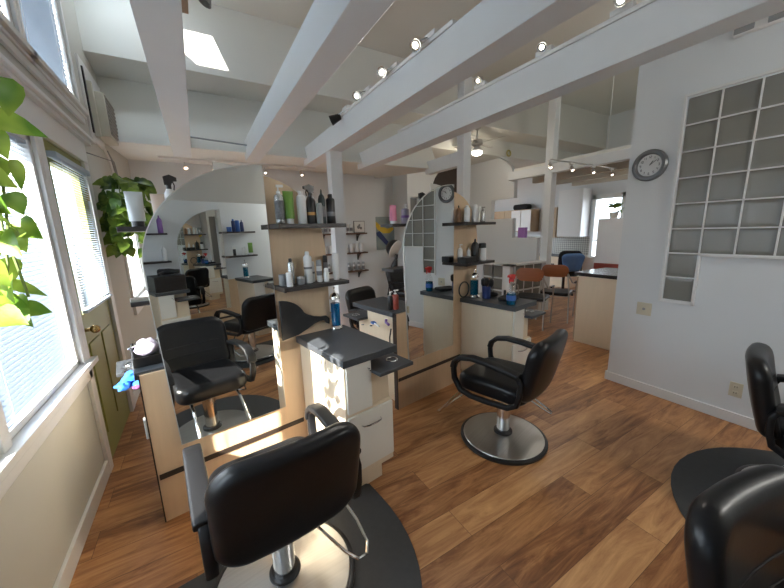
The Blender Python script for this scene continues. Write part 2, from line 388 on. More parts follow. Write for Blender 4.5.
# blinds
def blind(y0, y1, z0, z1, x, label, pitch=.022, wid=.025, tilt=35, rail=.035, stack=0):
    # tilt: the edge towards the glass is the higher one
    r = thing('window_blind', label, 'blind', (x, (y0+y1)/2, z1))
    L = y1-y0; a = math.radians(tilt)
    MB().box(-.022,.022,-L/2,L/2,-rail,0).build('headrail', BLINDM, r, bevel=.003)
    s = MB(); z = -rail-pitch*.6; H = z1-z0; i = 0
    while z > -H+.03:
        dx = wid/2*math.cos(a); dz = wid/2*math.sin(a); jy = random.uniform(-.003,.003)
        s.add([(-dx,-L/2+.006+jy,z+dz),(dx,-L/2+.006+jy,z-dz),(dx,L/2-.006+jy,z-dz),(-dx,L/2-.006+jy,z+dz),
               (-dx,-L/2+.006+jy,z+dz+.0009),(dx,-L/2+.006+jy,z-dz+.0009),(dx,L/2-.006+jy,z-dz+.0009),(-dx,L/2-.006+jy,z+dz+.0009)],
              [(0,1,2,3),(7,6,5,4),(0,4,5,1),(1,5,6,2),(2,6,7,3),(3,7,4,0)])
        z -= pitch
    o = s.build('slats', BLINDM, r, smooth=False)
    MB().box(-.014,.014,-L/2+.004,L/2-.004,-H,-H+.018).build('bottom_rail', BLINDM, r, bevel=.003)
    for yy in (-L/2+.14*min(1,L), L/2-.14*min(1,L)): MB().cyl((.016,yy,-rail),(.016,yy,-H+.01),.0012,6).build('cord', WPLAS, r)
    return r
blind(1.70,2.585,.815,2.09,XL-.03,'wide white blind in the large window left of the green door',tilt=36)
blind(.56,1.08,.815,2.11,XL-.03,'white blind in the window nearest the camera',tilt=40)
blind(1.26,1.563,.815,2.11,XL-.03,'very narrow white blind in the added slim window beside the large one',tilt=40)
blind(-1.13,.43,.815,2.09,XL-.03,'wide white blind in the added daylight window behind the camera',tilt=-50)
blind(.98,1.67,2.63,3.73,XL-.03,'white blind in the added high daylight window behind the camera',pitch=.034,wid=.042,tilt=-50)
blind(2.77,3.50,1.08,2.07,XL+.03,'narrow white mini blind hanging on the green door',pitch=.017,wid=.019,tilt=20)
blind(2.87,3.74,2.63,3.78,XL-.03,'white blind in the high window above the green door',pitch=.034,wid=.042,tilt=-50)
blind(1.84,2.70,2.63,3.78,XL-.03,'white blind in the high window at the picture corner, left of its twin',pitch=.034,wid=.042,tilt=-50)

# air conditioner
a = thing('air_conditioner','cream wall air conditioner high on the left wall beyond the upper windows','air conditioner',(XL,4.42,2.70))
MB().prism([(-.38,-.27),(.06,-.27),(.20,0),(.42,.42),(-.38,.42)],0,.018,'x').build('mounting_board', TRIM, a, bevel=.003)
MB().box(.018,.03,-.345,-.315,-.20,.34).build('slot_strip', BLACK, a)
MB().box(.018,.125,-.22,.17,-.20,.19).build('body', ACBODY, a, bevel=.008)
MB().box(.018,.06,-.28,-.235,-.22,.25).build('side_batten', ACBODY, a, bevel=.004)
g = MB().box(.125,.131,-.20,.15,-.17,.17)
for i in range(9): g.box(.131,.139,-.19,.14,-.16+.037*i,-.16+.037*i+.013)
g.build('grille', GRILLE, a)
pz = thing('wall_pipes','thin white conduit pipes looping under the wall air conditioner','pipe',(XL,4.62,2.34))
MB().tube([(.02,-.2,.10),(.03,-.1,.02),(.03,.0,-.10),(.03,.12,-.22)],.012).build('pipe', TRIM, pz)
MB().tube([(.02,-.05,.10),(.03,.05,.03),(.03,.15,-.12),(.03,.2,-.22)],.010).build('pipe', GPLAS, pz)
MB().box(.0,.05,.10,.22,-.30,-.20).build('junction_box', TRIM, pz, bevel=.004)

# ------------------------------------------------------------------ glass block wall panel, clock, plates
gb = struct('window_6', MB().box(XR-.018,XR+.01,1.205,1.225,.88,2.53).box(XR-.018,XR+.01,.0,1.225,2.51,2.53)
            .box(XR-.018,XR+.01,.985,1.225,.875,.895).box(XR-.018,XR+.01,.985,1.005,.875,1.30).box(XR-.018,XR+.01,.0,1.005,1.28,1.30).box(XR-.018,XR+.01,-.02,.0,1.28,2.53), TRIM, .003)
gg = MB(); mm = MB()
for cidx in range(6):
    for r in range(8):
        if cidx and r < 2: continue
        y1 = 1.20-.2*cidx; z0 = .90+.2*r
        gg.pad(.196,.196,.05,.008,.004, M=Matrix.Translation((XR+.021,y1-.10,z0+.10)) @ Matrix.Rotation(pi/2,4,'Z'), seg=2, er=2, rings=2)
        mm.box(XR-.014,XR+.01,y1-.2,y1,z0-.005,z0+.005).box(XR-.014,XR+.01,y1-.2-.005,y1-.2+.005,z0,z0+.2)
gg.build('glass_blocks', BLOCK, gb); mm.build('joints', TRIM, gb, smooth=False)
ck = thing('wall_clock','round wall clock with grey rim and white dial beside the glass blocks','clock',(XR,1.41,2.04))
rotx = Matrix.Rotation(-pi/2,4,'Y')
MB().lathe([(.13,0),(.13,.02),(.12,.034),(.10,.036),(.092,.026),(.088,.010)],40,rotx).build('rim', CLOCKR, ck)
MB().lathe([(.090,.004),(.090,.012)],36,rotx).build('dial', WPLAS, ck)
nm = MB()
def seg_text(mb, ch, cy, cz, h, x):
    # simple stroke numerals built in the y/z plane (the viewer looks towards +x, so right is -y)
    G = {'0':[(0,0,1,0),(1,0,1,1),(1,1,0,1),(0,1,0,0)],'1':[(.5,0,.5,1)],'2':[(0,1,1,1),(1,1,1,.5),(1,.5,0,.5),(0,.5,0,0),(0,0,1,0)],
         '3':[(0,1,1,1),(1,1,1,0),(1,0,0,0),(.2,.5,1,.5)],'4':[(0,1,0,.5),(0,.5,1,.5),(1,1,1,0)],'5':[(1,1,0,1),(0,1,0,.5),(0,.5,1,.5),(1,.5,1,0),(1,0,0,0)],
         '6':[(1,1,0,1),(0,1,0,0),(0,0,1,0),(1,0,1,.5),(1,.5,0,.5)],'7':[(0,1,1,1),(1,1,.4,0)],'8':[(0,0,1,0),(1,0,1,1),(1,1,0,1),(0,1,0,0),(0,.5,1,.5)],
         '9':[(1,.5,0,.5),(0,.5,0,1),(0,1,1,1),(1,1,1,0),(1,0,0,0)]}
    w = h*.5; tot = len(ch)*w*1.35-w*.35; y = cy+tot/2
    for q in ch:
        for (a,b_,c_,d_) in G[q]:
            mb.tube([(x,y-a*w,cz-h/2+b_*h),(x,y-c_*w,cz-h/2+d_*h)],.0016,4)
        y -= w*1.35
for hnum in range(1,13):
    an = 2*pi*hnum/12; seg_text(nm, str(hnum), -.068*math.sin(an), .068*math.cos(an), .017, -.0130)
nm.build('numerals', BLACK, ck)
hd = MB()
for ln, an, w in ((.042,math.radians(35),.0028),(.062,math.radians(52),.002)):
    hd.tube([(-.0155,0,0),(-.0155,-ln*math.sin(an),ln*math.cos(an))],w,6)
hd.build('hands', BLACK, ck)
def plate(name,label,cat,y,z,w,h,dup_=False):
    p = thing(name,label,cat,(XR,y,z))
    MB().box(-.007,0,-w/2,w/2,-h/2,h/2).build('cover_plate', IVORY, p, bevel=.003)
    return p
sw = plate('wall_plate','square ivory wall plate with one jack below the clock','wall plate',1.325,.785,.115,.115)
MB().cyl((-.012,0,0),(-.006,0,0),.012).build('jack', GPLAS, sw)
ol = plate('wall_outlet','ivory double outlet low on the wall above the baseboard','outlet',.665,.27,.075,.115)
for zz in (-.024,.024):
    MB().box(-.010,-.006,-.016,.016,zz-.014,zz+.014).build('socket', IVORY, ol, bevel=.003)
    q = MB().box(-.0112,-.0098,-.008,-.005,zz-.006,zz+.006).box(-.0112,-.0098,.005,.008,zz-.006,zz+.006)
    q.build('slots', BLACK, ol, smooth=False)
em = thing('emergency_light','white emergency light with two grey lenses high on the right wall','emergency light',(XR,.86,2.845))
MB().box(-.05,0,-.16,.13,-.035,.055).build('housing', WPLAS, em, bevel=.01)
for yy in (-.09,.07): MB().box(-.056,-.045,yy-.05,yy+.05,-.028,.025).build('lens', GPLAS, em, bevel=.008)

# ------------------------------------------------------------------ styling stations
AZ = math.radians(9.1)
P1 = Vector((-.345,1.996,0)); P2 = Vector((1.3376,2.2655,0))
def station_side(root, R):
    """everything on one working side; u runs along the panel, t out towards the client (local -y)"""
    def B(mb, name, m, par=None, bevel=.002): 
        o = mb.build(name, m, par or root, bevel=bevel)
        if par is None: o.matrix_local = R
        return o
    # mirror: straight edge right, quarter ellipse left
    def mpoly(d):
        q = [(.72+d,.425-d),(.72+d,1.94+d)]
        for k in range(0,19):
            an = pi/2+pi/2*k/18; q.append((.73+(.63+d)*math.cos(an)-(0.01 if k==0 else 0), 1.40+(.54+d)*math.sin(an)))
        q += [(.104-d,1.2),(.135-d,.425-d)]
        return q
    B(MB().prism(mpoly(.004),-.030,-.020), 'mirror_backing', RIM, bevel=0)
    B(MB().prism(mpoly(0),-.0335,-.0305), 'mirror', MIRROR, bevel=0)
    B(MB().box(.012,.84,-.026,-.021,.262,.292), 'accent_stripe', EDGE, bevel=0)
    for z in (1.582,1.212):
        s = B(MB().box(.735,1.175,-.18,-.021,z,z+.024), 'shelf', SHELFM)
        B(MB().box(.728,.74,-.185,-.021,z-.003,z+.027), 'bracket', EDGE, s)
    B(MB().box(.838,1.215,-.61,-.0,.838,.88), 'countertop', DARKL, bevel=.003)
    body = B(MB().box(.86,1.04,-.575,-.021,.12,.843).box(1.04,1.19,-.40,-.021,.742,.843).box(1.04,1.19,-.548,-.021,.53,.742).box(1.04,1.19,-.575,-.021,.12,.53).box(.87,1.12,-.54,-.03,0,.12), 'cabinet_body', CREAM, bevel=.002)
    dr = B(MB().box(.868,1.032,-.592,-.576,.548,.832), 'door', DOORW)
    kn = MB().cyl((1.008,-.592,.79),(1.008,-.606,.79),.005,8).cyl((1.018,-.592,.775),(1.018,-.604,.775),.005,8)
    B(kn, 'lock', CHROME, dr, 0)
    dw = B(MB().box(.868,1.182,-.592,-.576,.17,.525), 'drawer', DOORW)
    B(MB().tube([(.95,-.592,.452),(.955,-.606,.452),(.985,-.615,.449),(1.04,-.617,.449),(1.07,-.614,.450),(1.082,-.606,.452),(1.086,-.592,.452)],.0045,8), 'handle', CHROME, dw, 0)
    sh = B(MB().box(1.045,1.30,-.66,-.405,.744,.766), 'pull_out_shelf', DARKL)
    ring = MB()
    ring.tube([(1.225+.034*math.cos(a*pi/12),-.545+.034*math.sin(a*pi/12),.765) for a in range(24)],.005,6,closed=True)
    B(ring, 'tool_ring', CHROME, sh, 0)
    B(MB().lathe([(.031,.7645),(.031,.7652)],20,cx=1.225,cy=-.545), 'tool_hole', BLACK, sh, 0)
def arch_poly():
    q = [(1.10,.80),(1.10,1.38)]
    for k in range(0,13):
        an = pi/2*k/12; c_, s_ = math.cos(an), math.sin(an)
        q.append((.6+.5*abs(c_)**(2/2.35), 1.38+.515*abs(s_)**(2/2.35)))
    for k in range(4,19):
        an = pi/2+pi/2*k/18; q.append((.735+.595*math.cos(an), 1.39+.530*math.sin(an)))
    q += [(.14,1.2),(.15,.80)]
    return q
def station(label, P, group):
    r = thing('styling_station', label, 'styling station', P, AZ, group)
    MB().box(.006,1.20,-.0195,.0195,0,.865).build('lower_panel', MAPLE, r)
    MB().box(.0,.006,-.022,.022,0,.868).build('edge_band', EDGE, r)
    MB().prism(arch_poly(),-.0195,.0195).build('arched_panel', MAPLE, r)
    station_side(r, Matrix.Identity(4))
    station_side(r, Matrix.Translation((1.2,0,0)) @ Matrix.Rotation(pi,4,'Z'))
    MB().box(-.012,.0,.03,.075,.49,.60).build('power_outlet', WPLAS, r, bevel=.004)
    return r
station('nearest arched maple mirror station, the left of two, with sunlit cream cabinet', P1, 'island stations')
station('second arched maple mirror station, right of the nearest, reflecting the wall clock', P2, 'island stations')
def wall_station(label, x, group):
    r = thing('wall_station', label, 'styling station', (x,YF,0), 0, group)
    F = Matrix.Diagonal((1,-1,1,1))
    MB().box(.0,1.20,.0,.0195,0,.865).build('lower_panel', MAPLE, r)
    station_side(r, F)
    return r
wall_station('wall station reflected in the near mirror, with blue bottles on its shelf', .75, 'wall stations behind the camera')
wall_station('wall station reflected at the left edge of the near mirror', -.46, 'wall stations behind the camera')

def W(P, u, t, z):
    return Vector((P.x+u*math.cos(AZ)+t*math.sin(AZ), P.y+u*math.sin(AZ)-t*math.cos(AZ), z))

# ------------------------------------------------------------------ salon chairs
def salon_chair(label, loc, rz, group, drop=0.0):
    r = thing('salon_chair', label, 'salon chair', loc, rz, group)
    MB().lathe([(.305,0),(.31,.008),(.31,.020),(.300,.026),(.290,.028)],56).build('rubber_ring', BLACK, r)
    MB().lathe([(.291,.024),(.285,.032),(.18,.042),(.08,.050),(.055,.056)],56).build('base_plate', STEEL, r)
    MB().lathe([(.066,.05),(.068,.058),(.066,.068),(.055,.076)],32).build('collar', BLACK, r)
    co = MB().lathe([(.047,.06),(.047,.385)],32); co.build('column', CHROME, r)
    MB().box(-.16,.16,-.15,.17,.385,.405).build('seat_plate', CHROME, r, bevel=.004)
    # seat cushion (pad laid flat)
    def sf(x,y,z): return (x, z, -y + .012*max(0,1-(z/.25)**2)*(1 if y<0 else .2))
    MB().pad(.47,.50,.115,.09,.04, sf, M=Matrix.Translation((0,.025,.46))).build('seat', VINYL, r)
    def bf(x,y,z): return (x, y - .09*(z/.4) + .42*x*x - .015*math.cos(z*5), z)
    bk = MB().pad(.52,.43,.085,.105,.038, bf, M=Matrix.Translation((0,-.265,.655)), seg=8); bk = bk.build('backrest', VINYL, r)
    sm = MB()
    for zc, hw in ((.03,.19),(-.04,.19)):
        sm.tube([bf(x*hw/8,.0445,zc+.0) for x in range(-8,9)],.003,6)
    o = sm.build('seams', VINYL2, bk); o.location = (0,-.265,.655)
    for sx in (-1,1):
        x = sx*.268
        p = [(x,.205,.425),(x,.255,.50),(x,.262,.57),(x,.245,.625),(x,.20,.662),(x,.12,.678),(x,.0,.672),(x,-.12,.655),(x,-.205,.638),
             (x,-.225,.60),(x,-.222,.52),(x,-.205,.45),(x,-.15,.415),(x,.0,.405),(x,.12,.405)]
        MB().tube(p,.0155,16,closed=True,rx=.021,up=(0,0,1),sq=.5).build('armrest', VINYL2, r, angle=60)
        pp_ = [(x,.262,.585),(x,.250,.628),(x,.205,.668),(x,.12,.685),(x,.0,.680),(x,-.12,.664),(x,-.215,.646)]
        MB().tube(pp_,.015,16,rx=.034,sq=.4,up=(0,1,0)).build('arm_pad', VINYL2, r, bevel=.004, angle=60)
    f = MB()
    for sx in (-1,1):
        f.tube([(sx*.15,.16,.395),(sx*.155,.26,.36),(sx*.165,.43,.15),(sx*.17,.455,.115)],.011,8)
    f.tube([(-.17,.455,.115),(-.168,.475,.10),(0,.48,.098),(.168,.475,.10),(.17,.455,.115)],.011,8)
    f.build('footrest', CHROME, r)
    MB().tube([(.04,-.03,.372),(.10,-.09,.34),(.20,-.22,.22),(.24,-.25,.185),(.285,-.245,.175),(.315,-.20,.18),(.315,-.11,.22),(.28,-.02,.30),(.20,.03,.36),(.12,.02,.38)],.0065,8).build('pump_lever', CHROME, r)
    if drop:
        for o in r.children:
            if o.name.split('.')[0] in ('seat_plate','seat','backrest','armrest','arm_pad','footrest','pump_lever'): o.location.z -= drop
            if o.name.split('.')[0] == 'column':
                for v in o.data.vertices:
                    if v.co.z > .2: v.co.z -= drop
    return r
ch = salon_chair('black vinyl salon chair in the foreground, back to the viewer, facing the near mirror', (.16,1.295,0.012), math.radians(5), 'salon chairs')
dup(ch, (1.80,1.49,0), math.radians(15), 'black salon chair in the middle of the floor on a round steel base')
c4 = salon_chair('black salon chair cut off by the bottom right corner, closest to the camera', (1.18,-.12,.012), math.radians(170), 'salon chairs', drop=.05)
dup(c4, (2.71,.15,.012), math.radians(190), 'black salon chair at the right edge, by the wall outlet, on a black mat')
dup(ch, (1.78,3.36,0), math.radians(205), 'black salon chair behind the two mirror stations, back toward the retail shelves')
def mat_d(label, loc, rz, w, d, arcw):
    q = []
    for k in range(25):
        an = pi*k/24; q.append((w*math.copysign(abs(math.cos(an))**(2/arcw),math.cos(an)), d*abs(math.sin(an))**(2/arcw)))
    q += [(-w,-.10),(-w+.04,-.14),(w-.04,-.14),(w,-.10)]
    m = MB().prism(q,0,.012,'z')
    o = m.build('floor_mat', RUBBER, bevel=.004); o.location = loc; o.rotation_euler = (0,0,rz)
    return tag(o, label, 'floor mat', 'anti-fatigue mats')
mat_d('black rubber mat under the foreground salon chair', (.20,1.44,0), math.radians(187), .555,.72,2.3)
mat_d('black half-round rubber mat by the right wall under the edge chair', (2.57,-.06,0), math.radians(0), .77,.75,2.0)
mat_d('black rubber mat under the corner salon chair', (1.15,-.35,0), math.radians(0), .60,.62,2.0)

# ------------------------------------------------------------------ bottles and small things
def bottle(name, label, cat, loc, r, h, body, style, cap=WPLAS, band=None, group=None, rz=0, sx=1.0):
    o = thing(name, label, cat, loc, rz, group)
    if style == 'can':          # aerosol with domed shoulder and cap
        MB().lathe([(r*.92,0),(r,.004),(r,h*.80),(r*.9,h*.84),(r*.62,h*.875)],18).build('body', body, o)
        MB().lathe([(r*.55,h*.865),(r*.52,h*.97),(r*.4,h)],14).build('cap', cap, o)
    elif style == 'fullcap':
        MB().lathe([(r*.92,0),(r,.004),(r,h*.72)],18).build('body', body, o)
        MB().lathe([(r*.97,h*.722),(r*.97,h*.95),(r*.8,h)],18).build('cap', cap, o)
    elif style == 'pump':
        MB().lathe([(r*.9,0),(r,.006),(r,h*.68),(r*.85,h*.74),(r*.4,h*.78)],18).build('body', body, o)
        p = MB().lathe([(r*.42,h*.775),(r*.42,h*.84),(r*.16,h*.845),(r*.16,h*.94)],12)
        p.box(-r*.35,r*1.05,-r*.28,r*.28,h*.94,h).build('pump', cap, o)
    elif style == 'trigger':
        MB().lathe([(r*.92,0),(r,.006),(r,h*.58),(r*.8,h*.66),(r*.42,h*.73)],18).build('body', body, o)
        p = MB().lathe([(r*.48,h*.725),(r*.48,h*.80)],12)
        p.prism([(-r*.7,h*.80),(r*.45,h*.80),(r*.8,h*.87),(r*1.5,h*.88),(r*1.5,h*.95),(r*.3,h),(-r*.8,h*.96)],-r*.32,r*.32)
        p.tube([(r*.75,0,h*.88),(r*1.0,0,h*.80),(r*.85,0,h*.71)],r*.13,6)
        p.build('trigger_head', cap, o)
    elif style == 'tube':       # stands on its cap, crimped flat at the top
        MB().lathe([(r*.8,0),(r*.8,h*.16)],18).build('cap', cap, o)
        n = 16; vs = []; fs = []
        lv = [(h*.16,1.0),(h*.5,.72),(h*.86,.30),(h*.96,.06),(h,.06)]
        for z, q in lv:
            for k in range(n):
                a = 2*pi*k/n; vs.append((r*(1+.12*(1-q))*math.cos(a), r*q*math.sin(a), z))
        for i in range(len(lv)-1):
            for k in range(n): fs.append((i*n+k,i*n+(k+1)%n,(i+1)*n+(k+1)%n,(i+1)*n+k))
        fs.append(list(range(n))[::-1]); fs.append([(len(lv)-1)*n+k for k in range(n)])
        MB().add(vs,fs).build('body', body, o)
    elif style == 'jar':
        MB().lathe([(r*.95,0),(r,.004),(r,h*.68)],20).build('body', body, o)
        MB().lathe([(r*1.03,h*.69),(r*1.03,h*.97),(r*.97,h)],20).build('lid', cap, o)
    elif style == 'roll':
        MB().lathe([(r,0),(r,h*.62),(r*.8,h*.7)],16).build('body', body, o)
        MB().lathe([(r*.85,h*.70),(r*.85,h*.9),(r*.5,h)],16).build('cap', cap, o)
    elif style == 'slim':
        MB().lathe([(r*.92,0),(r,.005),(r,h*.70),(r*.75,h*.80),(r*.35,h*.86)],16).build('body', body, o)
        MB().lathe([(r*.3,h*.855),(r*.26,h*.96),(r*.12,h)],10).build('cap', cap, o)
    if band:
        bm_, z0, z1 = band
        MB().lathe([(r*1.012,h*z0),(r*1.012,h*z1)],18).build('label_band', bm_, o)
    return o
Z1, Z2, ZC = 1.607, 1.237, .8815
g1 = 'bottles on the upper shelf of the near station'; g2 = 'products on the lower shelf of the near station'
bottle('pump_bottle','silver patterned pump bottle at the left end of the near upper shelf','bottle',W(P1,.775,.10,Z1),.027,.222,SILVER,'pump',WPLAS,(mat('black_ornament',(0.10,0.10,0.10),.4,var=.9,scale=70),.12,.6),g1)
bottle('product_tube','green tube with white cap on the near upper shelf','tube',W(P1,.832,.10,Z1),.029,.19,GREEN,'tube',WPLAS,None,g1,AZ)
bottle('spray_can','tall white spray can beside the green tube on the near upper shelf','spray can',W(P1,.912,.10,Z1),.028,.195,WPLAS,'can',WPLAS,None,g1)
bottle('spray_bottle','black spray bottle with trigger and white shoulder on the near upper shelf','spray bottle',W(P1,.975,.10,Z1),.0285,.236,BLACK,'trigger',BLACK,(AMBER,.22,.30),g1,pi+AZ)
o = MB().lathe([(.02,0),(.02,.11),(.014,.125)],14).build('small_grey_bottle', GPLAS); o.location = W(P1,1.015,.13,Z1); tag(o,'small grey bottle between the black spray bottle and the dark green can','bottle',g1)
bottle('spray_can','slim dark green can with pointed cap on the near upper shelf','spray can',W(P1,1.05,.10,Z1),.023,.213,DGREEN,'slim',DGREEN,(GREYL,.2,.5),g1)
bottle('spray_can','short black can at the right end of the near upper shelf','spray can',W(P1,1.112,.10,Z1),.0285,.186,BLACK,'can',BLACK,(GREYL,.25,.4),g1)
bottle('cream_jar','grey square-shouldered jar at the left end of the near lower shelf','jar',W(P1,.765,.07,Z2),.022,.07,GPLAS,'jar',GPLAS,None,g2)
bottle('cream_jar','tall white jar next to the grey jar on the near lower shelf','jar',W(P1,.782,.135,Z2),.018,.085,WPLAS,'jar',WPLAS,None,g2)
bottle('spray_can','silver spray can with black top on the near lower shelf','spray can',W(P1,.815,.09,Z2),.019,.165,SILVER,'can',BLACK,None,g2)
bottle('cream_jar','short clear grey jar with silver lid on the near lower shelf','jar',W(P1,.868,.10,Z2),.026,.052,GPLAS,'jar',SILVER,None,g2)
bottle('spray_can','tall white spray can in the middle of the near lower shelf','spray can',W(P1,.928,.09,Z2),.026,.20,WPLAS,'can',WPLAS,(GREYL,.45,.52),g2)
bottle('product_tube','small white bottle right of the tall can on the near lower shelf','bottle',W(P1,.972,.06,Z2),.014,.132,WPLAS,'fullcap',WPLAS,(GREYL,.4,.5),g2)
bottle('product_tube','pale grey capped bottle in the row on the near lower shelf','bottle',W(P1,1.00,.10,Z2),.018,.142,LABELM,'fullcap',GPLAS,(GREYL,.3,.5),g2)
bottle('roll_bottle','short white roll-on bottle on the near lower shelf','bottle',W(P1,1.038,.12,Z2),.018,.088,WPLAS,'roll',WPLAS,None,g2)
bottle('slim_bottle','dark slim bottle with black cap on the near lower shelf','bottle',W(P1,1.068,.06,Z2),.016,.165,GREYL,'fullcap',BLACK,None,g2)
bottle('product_tube','white tube at the right end of the near lower shelf','tube',W(P1,1.125,.10,Z2),.024,.178,WPLAS,'tube',WPLAS,None,g2,AZ)
# hand mirror leaning on the panel of the near station
hm = thing('hand_mirror','large black round hand mirror leaning on the near station, handle to the right','hand mirror',W(P1,.737,.046,1.0095),AZ)
cu_, cz_ = .735, 1.008
q = [(0,-.128),(0,.130)]
for k in range(1,9):
    an = pi/2-k*math.radians(9.2); q.append((.165*math.cos(an)**1.05, .130*math.sin(an)**1.15))
q += [(.185,.010),(.225,-.008),(.275,-.020),(.318,-.022),(.340,-.045),(.336,-.085),(.316,-.075),(.300,-.052),(.268,-.050),(.228,-.060),(.175,-.085),(.11,-.112)]
MB().prism(q,-.008,.008).build('paddle', BLACK, hm, bevel=.003)
def jar(label, loc, fluid, r=.034, h=.165):
    o = thing('disinfectant_jar', label, 'jar', loc)
    MB().lathe([(r*1.25,0),(r*1.3,.008),(r*1.1,.022),(r,.026)],24).build('base', CHROME, o)
    MB().lathe([(r*.99,.026),(r*.99,h)],24).build('glass', GLASS, o)
    MB().lathe([(r*.93,.028),(r*.93,h*.86)],24).build('fluid', fluid, o)
    MB().lathe([(r*1.08,h),(r*1.08,h+.014),(r*.9,h+.03),(r*.3,h+.045)],24).build('lid', CHROME, o)
    MB().cyl((0,0,h+.04),(0,0,h+.075),.004,8).ball((0,0,h+.078),.008).build('lid_knob', CHROME, o)
    return o
jar('tall glass jar of bright blue disinfectant on the near station counter', W(P1,1.125,.055,ZC), BLUEL, .034,.215)
# items of the second station
g3 = 'bottles on the upper shelf of the second station'; g4 = 'bottles on the lower shelf of the second station'
bottle('slim_bottle','brown bottle at the left end of the second upper shelf','bottle',W(P2,.765,.05,Z1),.022,.155,BROWNB,'slim',BLACK,None,g3)
bottle('spray_can','first white can from the left on the second upper shelf','spray can',W(P2,.812,.11,Z1),.027,.152,WPLAS,'can',WPLAS,None,g3)
bottle('slim_bottle','grey bottle between two white cans on the second upper shelf','bottle',W(P2,.868,.06,Z1),.020,.14,GPLAS,'fullcap',GPLAS,None,g3)
bottle('spray_can','second and wider white can on the second upper shelf','spray can',W(P2,.925,.11,Z1),.027,.160,WPLAS,'fullcap',LABELM,None,g3)
bottle('slim_bottle','pale slim bottle near the right end of the second upper shelf','bottle',W(P2,.995,.10,Z1),.021,.15,LABELM,'fullcap',WPLAS,None,g3)
bottle('pump_bottle','silver grey pump bottle at the right end of the second upper shelf','bottle',W(P2,1.065,.10,Z1),.026,.145,SILVER,'pump',GPLAS,None,g3)
o = MB().box(-.075,.075,-.05,.05,0,.055).build('black_box', BLACK, bevel=.004); o.location = W(P2,.79,.13,Z2); o.rotation_euler = (0,0,AZ); tag(o,'low glossy black box at the left end of the second lower shelf','box',g4)
bottle('pump_bottle','white pump bottle on the second lower shelf','bottle',W(P2,.80,.045,Z2),.024,.17,WPLAS,'pump',WPLAS,None,g4)
bottle('slim_bottle','small white slim bottle on the second lower shelf','bottle',W(P2,.885,.08,Z2),.018,.135,WPLAS,'slim',WPLAS,None,g4)
bottle('pump_bottle','black shouldered bottle on the second lower shelf','bottle',W(P2,.97,.09,Z2),.037,.215,BLACK,'slim',BLACK,None,g4)
bottle('product_tube','white tube with black cap on top on the second lower shelf','tube',W(P2,1.075,.10,Z2),.038,.17,WPLAS,'fullcap',BLACK,None,g4)
jar('dark blue disinfectant jar on the second station counter', W(P2,.955,.10,ZC), TEALL, .042,.20)
pt = thing('brush_pot','dark blue pot of hair brushes on the second station counter','brush pot',W(P2,.985,.22,ZC))
MB().lathe([(.036,0),(.039,.003),(.042,.12),(.038,.12),(.036,.01)],20).build('pot', NAVY, pt)
for i,(dx,dy,hh,cc) in enumerate(((.012,.0,.21,BROWNB),(-.012,.012,.20,BLACK),(.02,-.015,.19,BLACK),(-.015,-.014,.215,BLACK))):
    bb = MB().cyl((dx*.5,dy*.5,.01),(dx*1.6,dy*1.6,hh*.62),.006,8); bb.lathe([(.014,0),(.024,.02),(.024,.06),(.012,.075)],12,Matrix.Translation((dx*1.7,dy*1.7,hh*.6)))
    bb.build('brush', cc, pt)
o = MB().lathe([(.03,0),(.052,.012),(.056,.036),(.050,.036),(.045,.014),(.002,.008)],24).build('bowl', BLACK); o.location = W(P2,1.09,.22,ZC); tag(o,'small black bowl on the second station counter, right of the brush pot','bowl')
tw = MB().pad(.22,.15,.030,.03,.012,lambda x,y,z:(x,z,-y+.006*math.sin(30*x)*math.cos(25*z)),M=Matrix.Translation((0,0,.021)))
o = tw.build('folded_towel', BLKC); o.location = W(P2,1.05,.42,ZC); o.rotation_euler = (0,0,.4); tag(o,'folded black towel on the second station counter behind the blue spray bottle','towel')
sb = thing('spray_bottle','clear spray bottle of blue liquid with red trigger on the second station counter','spray bottle',W(P2,.905,.53,ZC),AZ+pi*1.0)
MB().lathe([(.038,0),(.041,.006),(.041,.13),(.030,.165),(.016,.195),(.014,.21)],22).build('bottle', GLASS, sb)
MB().lathe([(.037,.003),(.0385,.008),(.0385,.105)],22).build('liquid', TEALL, sb)
MB().lathe([(.0416,.04),(.0416,.085)],22).build('label_patch', BLUEP, sb)
p = MB().lathe([(.018,.205),(.018,.228)],14); p.prism([(-.03,.228),(.018,.228),(.028,.243),(.055,.246),(.055,.262),(.01,.272),(-.034,.265)],-.012,.012); p.tube([(.03,0,.243),(.042,0,.222),(.036,0,.195)],.005,6)
p.build('trigger_head', REDP, sb)
o = MB(); o.tube([(.075*math.cos(a*pi/16),0,.083+.075*math.sin(a*pi/16)) for a in range(32)],.007,8,closed=True); o = o.build('ring_mirror', BLACK); o.location = W(P2,.86,.05,ZC); o.rotation_euler = (0,0,AZ); tag(o,'black ring-shaped mirror frame standing behind the jar on the second counter','mirror')
o = MB().lathe([(.012,0),(.012,.07),(.006,.075)],10).build('clip_holder', BLACK); o.location = W(P2,1.13,.33,ZC); tag(o,'small black clip holder beside the bowl on the second counter','holder')
